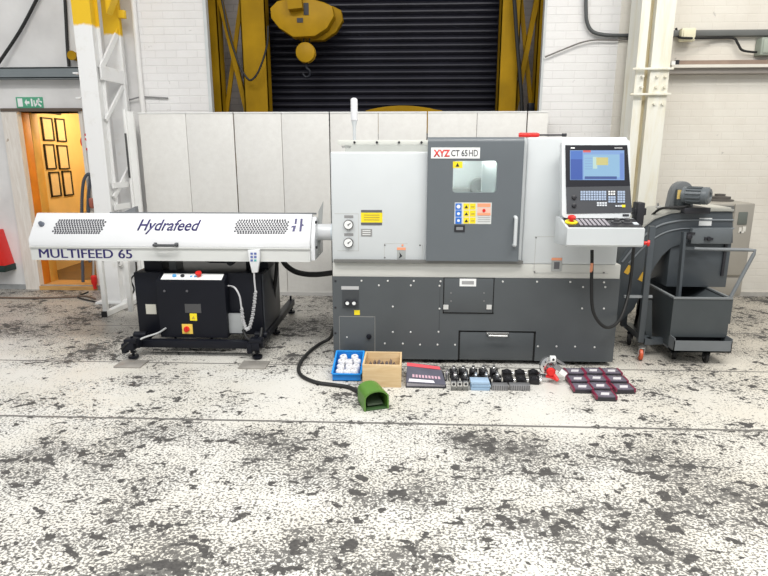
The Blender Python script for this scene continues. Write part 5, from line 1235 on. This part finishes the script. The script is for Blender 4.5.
for i in range(7):
    xx = x0+0.035+i*0.029; yy_ = ya_+0.075+0.02*(i % 3)
    solo('metal_jaw', MB().prism([(xx, 0.012), (xx+0.024, 0.012), (xx+0.024, 0.108+0.008*(i % 3)), (xx+0.012, 0.130+0.008*(i % 2)), (xx, 0.112)], yy_, yy_+0.10, 'y', 0.002), mat('jaw_mauve_steel', (0.24,0.20,0.21), 0.4, 0.5),
         'grey steel jaw inside the pine box, ' + ['leftmost', 'second from left', 'third from left', 'middle one', 'third from right', 'second from right', 'rightmost'][i], 'machine part', None, 'steel jaws in the pine box')
# green foot pedal
M_GRN = mat('pedal_green', (0.10,0.235,0.035), 0.38, var=0.05)
c0 = G(372, 410); t = thing('foot_pedal', 'green hooded foot pedal switch in front of the pine box', 'foot switch', (c0.x, c0.y+0.08, 0), R(20))
hw, dpt, ht = 0.082, 0.19, 0.135
def arch(w_, h_, zb_=0.0, n_=10):
    pts = [(-w_, zb_), (-w_, h_*0.62)]
    for k in range(1, n_): a_ = math.pi*(1-k/n_); pts.append((w_*math.cos(a_)*(1 if abs(math.cos(a_)) > 0 else 1), h_*0.62+h_*0.38*math.sin(a_)))
    pts += [(w_, h_*0.62), (w_, zb_)]
    return pts
of = arch(hw, ht); ob = arch(hw*0.92, ht*0.97); inf = arch(hw-0.009, ht-0.010)
mb = MB(); bm = mb.bm
yo, yi = -0.09, 0.10
def ring(pts, y): return [bm.verts.new((x_, y, z_)) for x_, z_ in pts]
Rf, Rb, If, Ib = ring(of, yo), ring(ob, yi), ring(inf, yo), ring([(x_*0.92, z_*0.97) for x_, z_ in inf], yi-0.01)
n_ = len(of)
for i in range(n_-1):
    bm.faces.new((Rf[i], Rf[i+1], Rb[i+1], Rb[i])); bm.faces.new((If[i+1], If[i], Ib[i], Ib[i+1])); bm.faces.new((Rf[i+1], Rf[i], If[i], If[i+1]))
bm.faces.new(Rb); bm.faces.new(Ib[::-1])
bm.faces.new((Rf[0], Rb[0], Ib[0], If[0])); bm.faces.new((Rb[-1], Rf[-1], If[-1], Ib[-1]))
part('hood', mb, M_GRN, t, local=True)
part('sole', MB().box(-hw*0.95, hw*0.95, yo+0.003, yi-0.004, 0.0, 0.010, 0.002), mat('sole_dark_green', (0.04,0.09,0.03), 0.5), t, local=True)
part('treadle', MB().prism([(-0.055, 0.022), (0.07, 0.050), (0.07, 0.062), (-0.055, 0.034)], -0.052, 0.052, 'x', 0.003), mat('treadle_grey_green', (0.08,0.11,0.07), 0.45), t, local=True)
part('spring_post', MB().cyl((0,0.03,0.010), (0,0.03,0.05), 0.012, 12), M_STEEL, t, local=True)
# manuals
M_CVR = mat('cover_slate_violet', (0.11,0.11,0.145), 0.35, var=0.1, scale=12)
c0, c1 = G(406, 387.5), G(446, 388)
t = thing('manual_folder', 'dark ring binder manual with a coral red stripe, lying on the floor', 'folder', ((c0.x+c1.x)/2, c0.y, 0))
x0, x1 = c0.x, c1.x; ya_ = c0.y; zl, zr_ = P(406, 362, ya_+0.26).z, P(440, 367, ya_+0.26).z
q = [Vector((x0, ya_, 0.035)), Vector((x1, ya_, 0.022)), Vector((x1-0.03, ya_+0.27, 0.055)), Vector((x0+0.005, ya_+0.27, 0.085))]
part('cover', MB().hexa(q, [p+Vector((0,0,0.005)) for p in q]), M_CVR, t)
part('pages', MB().hexa([p+Vector((0.004 if p.x < 0.2 else -0.008, 0.01, -p.z+0.006)) for p in q], [p+Vector((0.004 if p.x < 0.2 else -0.008, 0.006, -0.001)) for p in q]), mat('pages_mauve_white', (0.60,0.57,0.62), 0.6), t)
part('back_cover', MB().box(x0-0.002, x1+0.002, ya_-0.005, ya_+0.27, 0.0, 0.006), M_INK, t)
def onq(u, v, h=0.0055): 
    return (q[0]*(1-u)+q[1]*u)*(1-v)+(q[3]*(1-u)+q[2]*u)*v+Vector((0,0,h))
part('stripe', MB().hexa([onq(u, v) for u, v in ((0.0,0.80),(0.98,0.80),(0.98,0.97),(0.0,0.97))], [onq(u, v, 0.0065) for u, v in ((0.0,0.80),(0.98,0.80),(0.98,0.97),(0.0,0.97))]), mat('coral_red', (0.72,0.10,0.12), 0.4), t, label='coral red stripe')
tb = MB()
for k in range(9):
    u0 = 0.16+k*0.085; tb.hexa([onq(u, v) for u, v in ((u0,0.26),(u0+0.055,0.26),(u0+0.055,0.40),(u0,0.40))], [onq(u, v, 0.0065) for u, v in ((u0,0.26),(u0+0.055,0.26),(u0+0.055,0.40),(u0,0.40))])
part('title_band', tb, mat('title_pink', (0.62,0.40,0.48), 0.5), t)
solo('leaflet', MB().hexa([onq(u, v, 0.008) for u, v in ((0.06,0.02),(0.72,0.02),(0.70,0.14),(0.08,0.16))], [onq(u, v, 0.0095) for u, v in ((0.06,0.02),(0.72,0.02),(0.70,0.14),(0.08,0.16))]), mat('leaflet_white', (0.78,0.76,0.82), 0.5), 'white leaflet strip lying at the front edge of the red striped binder', 'leaflet')

# tool holders
M_TH = mat('tool_holder_black', (0.018,0.018,0.02), 0.3, 0.3)
M_CHR = mat('bright_steel', (0.72,0.72,0.72), 0.2, 0.9)
def make_holder(label, loc, rz, grp):
    t = thing('tool_holder', label, 'tool holder', loc, rz, grp)
    part('body', MB().box(-0.030, 0.030, -0.03, 0.035, 0, 0.058, 0.006), M_TH, t, local=True)
    part('clamp_ring', MB().spin((0,-0.03,0.032), (0,-1,0), [(0,0.027),(0.016,0.027),(0.018,0.018),(0.006,0.017)], 20), mat('ring_black_gloss', (0.03,0.03,0.034), 0.22, 0.4), t, local=True)
    part('shank', MB().spin((0,0.0,0.058), (0,0,1), [(0,0.016),(0.018,0.016),(0.020,0.011),(0.032,0.011)], 16), M_CHR, t, local=True)
    part('set_screw', MB().cyl((0.018,-0.034,0.055), (0.018,-0.026,0.055), 0.006, 6), M_CHR, t, local=True)
    return t
ords = ['leftmost', 'second from left', 'third from left', 'fourth from left', 'fifth from left', 'sixth from left', 'seventh from left', 'eighth from left', 'rightmost']
h0 = None
for i, px in enumerate((453.5, 463, 473, 483, 493.5)):
    c = G(px, 377); lab = 'upright black tool holder with bright shank, back row, ' + (ords[i] if i < 4 else 'fifth from left')
    if h0 is None: h0 = make_holder(lab, c, 0, 'black tool holders in rows before the lathe')
    else: recopy(h0, c, R(random.uniform(-10, 10)), lab)
for i, px in enumerate((455, 465, 475.5, 486, 497)):
    c = G(px, 384.0); recopy(h0, c+Vector((0,0,0)), R(random.uniform(-10, 10)), 'upright black tool holder with round bore, second row, ' + (ords[i] if i < 4 else 'last on the right'))
# flat boring bar blocks
b0 = None
k = 0
for row, (py, pxs) in enumerate(((376.5, (506.5, 519.5, 533)), (383.5, (508, 521, 534)))):
    for j, px in enumerate(pxs):
        c = G(px, py); lab = 'flat black boring holder block with steel end, %s row, %s' % (('back', 'front')[row], ('left', 'middle', 'right')[j])
        if b0 is None:
            b0 = thing('boring_holder', lab, 'tool holder', c, 0, 'flat black holder blocks before the lathe')
            part('block', MB().box(-0.036, 0.036, -0.028, 0.028, 0, 0.046, 0.008), M_TH, b0, local=True)
            part('spigot', MB().cyl((0.036,0,0.026), (0.050,0,0.026), 0.013, 16), M_CHR, b0, local=True)
            part('dome', MB().spin((0,0,0.044), (0,0,1), [(0,0.026),(0.006,0.024),(0.014,0.010),(0.015,0)], 18), MATS['ring_black_gloss'], b0, local=True)
        else: recopy(b0, c, R(random.uniform(-8, 8)), lab)
c = G(447.5, 381)
solo('steel_sleeve', MB().spin((c.x, c.y, 0), (0,0,1), [(0,0.016),(0.07,0.016),(0.072,0.012),(0.085,0.012)], 16), M_CHR, 'bright steel sleeve standing beside the binder, left of the tool rows', 'machine part')
s0 = None
for i, px in enumerate((453.5, 459.5, 465.5)):
    c = G(px, 390); lab = 'square white sleeve block with black bore, front row, ' + ('left', 'middle', 'right')[i]
    if s0 is None:
        s0 = thing('sleeve_block', lab, 'machine part', c, 0, 'square white sleeve blocks')
        part('block', MB().box(-0.018, 0.018, -0.012, 0.012, 0.030, 0.066, 0.003), M_CHR, s0, local=True)
        part('foot', MB().box(-0.019, 0.019, -0.014, 0.014, 0, 0.030, 0.003), mat('foot_grey_knurl', (0.16,0.16,0.15), 0.5), s0, local=True)
        part('bore', MB().cyl((0,-0.0125,0.048), (0,-0.0135,0.048), 0.010, 14), M_INK, s0, local=True)
    else: recopy(s0, c, 0, lab)
# pale blue box, two grey jaw sets
c0, c1 = G(471, 390.5), G(490, 391.5)
M_LB = mat('pale_blue_card', (0.30,0.44,0.60), 0.5, var=0.05)
for i in range(3):
    z = i*0.022
    sh = (0.0, 0.004, -0.003)[i]
    solo('insert_box', MB().box(c0.x+sh, c1.x+sh, c0.y, c0.y+0.09, z, z+0.020, 0.002), M_LB if i < 2 else mat('pale_blue_card_top', (0.36,0.50,0.66), 0.5),
         'pale blue insert box before the tool holders, ' + ('bottom', 'middle', 'top')[i] + ' of the stack', 'box', None, 'pale blue insert boxes in a stack')
M_JS = mat('jaw_steel', (0.42,0.42,0.43), 0.35, 0.7)
for i, (pa, pb_) in enumerate(((492, 508), (509.5, 530))):
    a_, b_ = G(pa, 390.5), G(pb_, 390.5)
    t = thing('soft_jaw_block', 'ribbed grey steel jaw block, ' + ('shorter one next to the blue boxes' if i == 0 else 'longer one at the right'), 'machine part', ((a_.x+b_.x)/2, a_.y, 0), 0, 'ribbed steel jaw blocks')
    part('block', MB().box(a_.x, b_.x, a_.y, a_.y+0.05, 0, 0.042, 0.003), M_JS, t)
    rb = MB(); nn = 7 if i == 0 else 9
    for k in range(nn): xx = a_.x+(b_.x-a_.x)*(k+0.5)/nn; rb.box(xx-0.004, xx+0.004, a_.y-0.005, a_.y+0.001, 0.004, 0.038)
    part('ribs', rb, mat('rib_dark', (0.20,0.20,0.21), 0.4, 0.5), t)

# red and white tooling fixture
c0 = G(551, 384); t = thing('steady_rest', 'round bright steel fixture with red clamp arm standing before the lathe', 'machine part', (c0.x, c0.y+0.05, 0))
cc = Vector((c0.x-0.015, c0.y+0.07, 0.112))
dsk = MB().spin(cc+Vector((0,0.018,0)), (0.25,-1,0.1), [(0,0.060),(0.004,0.066),(0.032,0.066),(0.036,0.058),(0.036,0.026),(0.010,0.024)], 32)
part('face_disc', dsk, M_CHR, t)
hl = MB(); dn = Vector((0.25,-1,0.1)).normalized(); uu = dn.orthogonal().normalized(); vv = dn.cross(uu)
for k in range(8):
    a_ = 2*math.pi*k/8; p_ = cc+Vector((0,0.018,0))+(uu*math.cos(a_)+vv*math.sin(a_))*0.045; hl.cyl(p_+dn*0.035, p_+dn*0.038, 0.006, 10)
part('bolt_holes', hl, M_INK, t)
part('top_block', MB().box(cc.x+0.005, cc.x+0.045, cc.y-0.05, cc.y-0.015, cc.z+0.045, cc.z+0.085, 0.004), M_PAPER, t)
part('top_bore', MB().cyl((cc.x+0.025, cc.y-0.052, cc.z+0.065), (cc.x+0.025, cc.y-0.05, cc.z+0.065), 0.009, 12), M_INK, t)
part('red_clamp', MB().spin(cc+Vector((0.012,-0.04,-0.028)), (0,-1,0.1), [(0,0.030),(0.02,0.032),(0.035,0.022)], 18).tube([cc+Vector((0.02,-0.05,-0.03)), cc+Vector((0.04,-0.07,-0.055)), cc+Vector((0.055,-0.09,-0.078))], 0.014, 10), M_RED, t)
part('red_arm', MB().tube([cc+Vector((-0.02,-0.05,-0.06)), cc+Vector((0.02,-0.06,-0.065)), cc+Vector((0.06,-0.085,-0.078))], 0.012, 8), M_RED, t)
part('side_arm', MB().bar(cc+Vector((0.04,-0.04,0.02)), cc+Vector((0.115,-0.06,-0.035)), 0.03, 0.032).bar(cc+Vector((0.03,0.0,0.065)), cc+Vector((0.12,0.0,0.01)), 0.02, 0.016), mat('arm_grey', (0.32,0.32,0.33), 0.35, 0.6), t)
part('side_plate', MB().bar(cc+Vector((0.075,-0.066,-0.012)), cc+Vector((0.115,-0.076,-0.04)), 0.006, 0.034), M_PAPER, t)
part('foot', MB().box(cc.x-0.05, cc.x+0.03, cc.y-0.03, cc.y+0.04, 0, 0.035, 0.004).box(cc.x-0.070, cc.x-0.048, cc.y-0.06, cc.y-0.02, 0.0, 0.055, 0.004), M_CHR, t)

# plastic cases with tools: 3 x 3 block
M_CASE = mat('case_black_plastic', (0.028,0.026,0.032), 0.3)
M_CASR = mat('case_crimson', (0.20,0.022,0.055), 0.35)
M_FILM = mat('case_clear_film', (0.17,0.15,0.19), 0.15, var=0.3, scale=25)
rowy = [374.5, 382.5, 392.0]
grid = [(0,0,569.5,377,14,3), (0,1,572,385,16,3), (0,2,577,392.5,19,4)]
cases = [('left column, back', 576, 377.5), ('left column, middle', 579, 385.5), ('left column, front', 583.5, 393.7),
         ('middle column, backmost', 594.6, 377.0), ('middle column, second from back', 597.8, 384.8), ('middle column, second from front', 601.8, 392.8), ('middle column, frontmost', 606.5, 401.5),
         ('right column, back', 613.0, 377.5), ('right column, middle', 618.5, 385.5), ('right column, front', 625.5, 394.0)]
k0 = None
CW, CD, CH_ = 0.138, 0.104, 0.036
for i, (s, px, py) in enumerate(cases):
    c = G(px, py, 0.0); lab = 'flat black and crimson tool case, ' + s + ' of the block'
    if k0 is None:
        k0 = thing('tool_case', lab, 'case', c, 0, 'black and crimson tool cases in three columns')
        part('tray', MB().box(-CW/2, CW/2, 0, CD, 0, CH_*0.72, 0.004), M_CASE, k0, local=True)
        part('side_band', MB().box(-CW/2-0.002, -CW/2+0.012, -0.001, CD+0.001, CH_*0.3, CH_+0.002, 0.003), M_CASR, k0, local=True, label='crimson side band')
        part('side_band', MB().box(CW/2-0.012, CW/2+0.002, -0.001, CD+0.001, CH_*0.3, CH_+0.002, 0.003), M_CASR, k0, local=True, label='crimson side band')
        part('lid', MB().box(-CW/2+0.012, CW/2-0.010, 0.004, CD-0.004, CH_*0.7, CH_+0.001, 0.003), M_FILM, k0, local=True)
        part('contents', MB().hexa([(-0.035,0.02,CH_+0.001),(0.02,0.02,CH_+0.001),(0.035,0.06,CH_+0.001),(-0.02,0.06,CH_+0.001)], [(-0.035,0.02,CH_+0.003),(0.02,0.02,CH_+0.003),(0.035,0.06,CH_+0.003),(-0.02,0.06,CH_+0.003)]), mat('paper_slip', (0.66,0.64,0.66), 0.5), k0, local=True)
    else: recopy(k0, c, R((-1, 1.5, -1, 1)[i % 4]), lab)

# ================================================================== LIGHT
w = bpy.data.worlds.new('hall_daylight'); SC.world = w; w.use_nodes = True
bg = w.node_tree.nodes['Background']; bg.inputs[0].default_value = (0.93, 0.96, 1.0, 1); bg.inputs[1].default_value = 0.62
def lamp(name, loc, sx, sy, power, col=(1,1,1), rot=(0,0,0)):
    l = bpy.data.lights.new(name, 'AREA'); l.shape = 'RECTANGLE'; l.size = sx; l.size_y = sy; l.energy = power; l.color = col
    o = bpy.data.objects.new(name, l); COL.objects.link(o); o.location = loc; o.rotation_euler = rot; return o
lamp('high_bay_light', (-2.2, 1.6, 6.2), 3.5, 1.2, 330, (1.0, 0.985, 0.96))
lamp('high_bay_light', (2.4, 1.6, 6.2), 3.5, 1.2, 330, (1.0, 0.97, 0.92))
lamp('high_bay_light', (0.0, -1.5, 6.2), 4.0, 1.5, 300, (1.0, 0.99, 0.97))
lamp('high_bay_light', (3.6, 4.2, 5.8), 1.6, 1.0, 110, (1.0, 0.94, 0.84))
l = bpy.data.lights.new('passage_lamp', 'POINT'); l.energy = 34; l.color = (1.0, 0.80, 0.50); l.shadow_soft_size = 0.12
o = bpy.data.objects.new('passage_lamp', l); COL.objects.link(o); o.location = (-4.1, 8.2, 2.15)

vs = SC.view_settings; vs.view_transform = 'Standard'; vs.look = 'None'; vs.gamma = 1.0; vs.use_curve_mapping = False; vs.exposure = -0.30
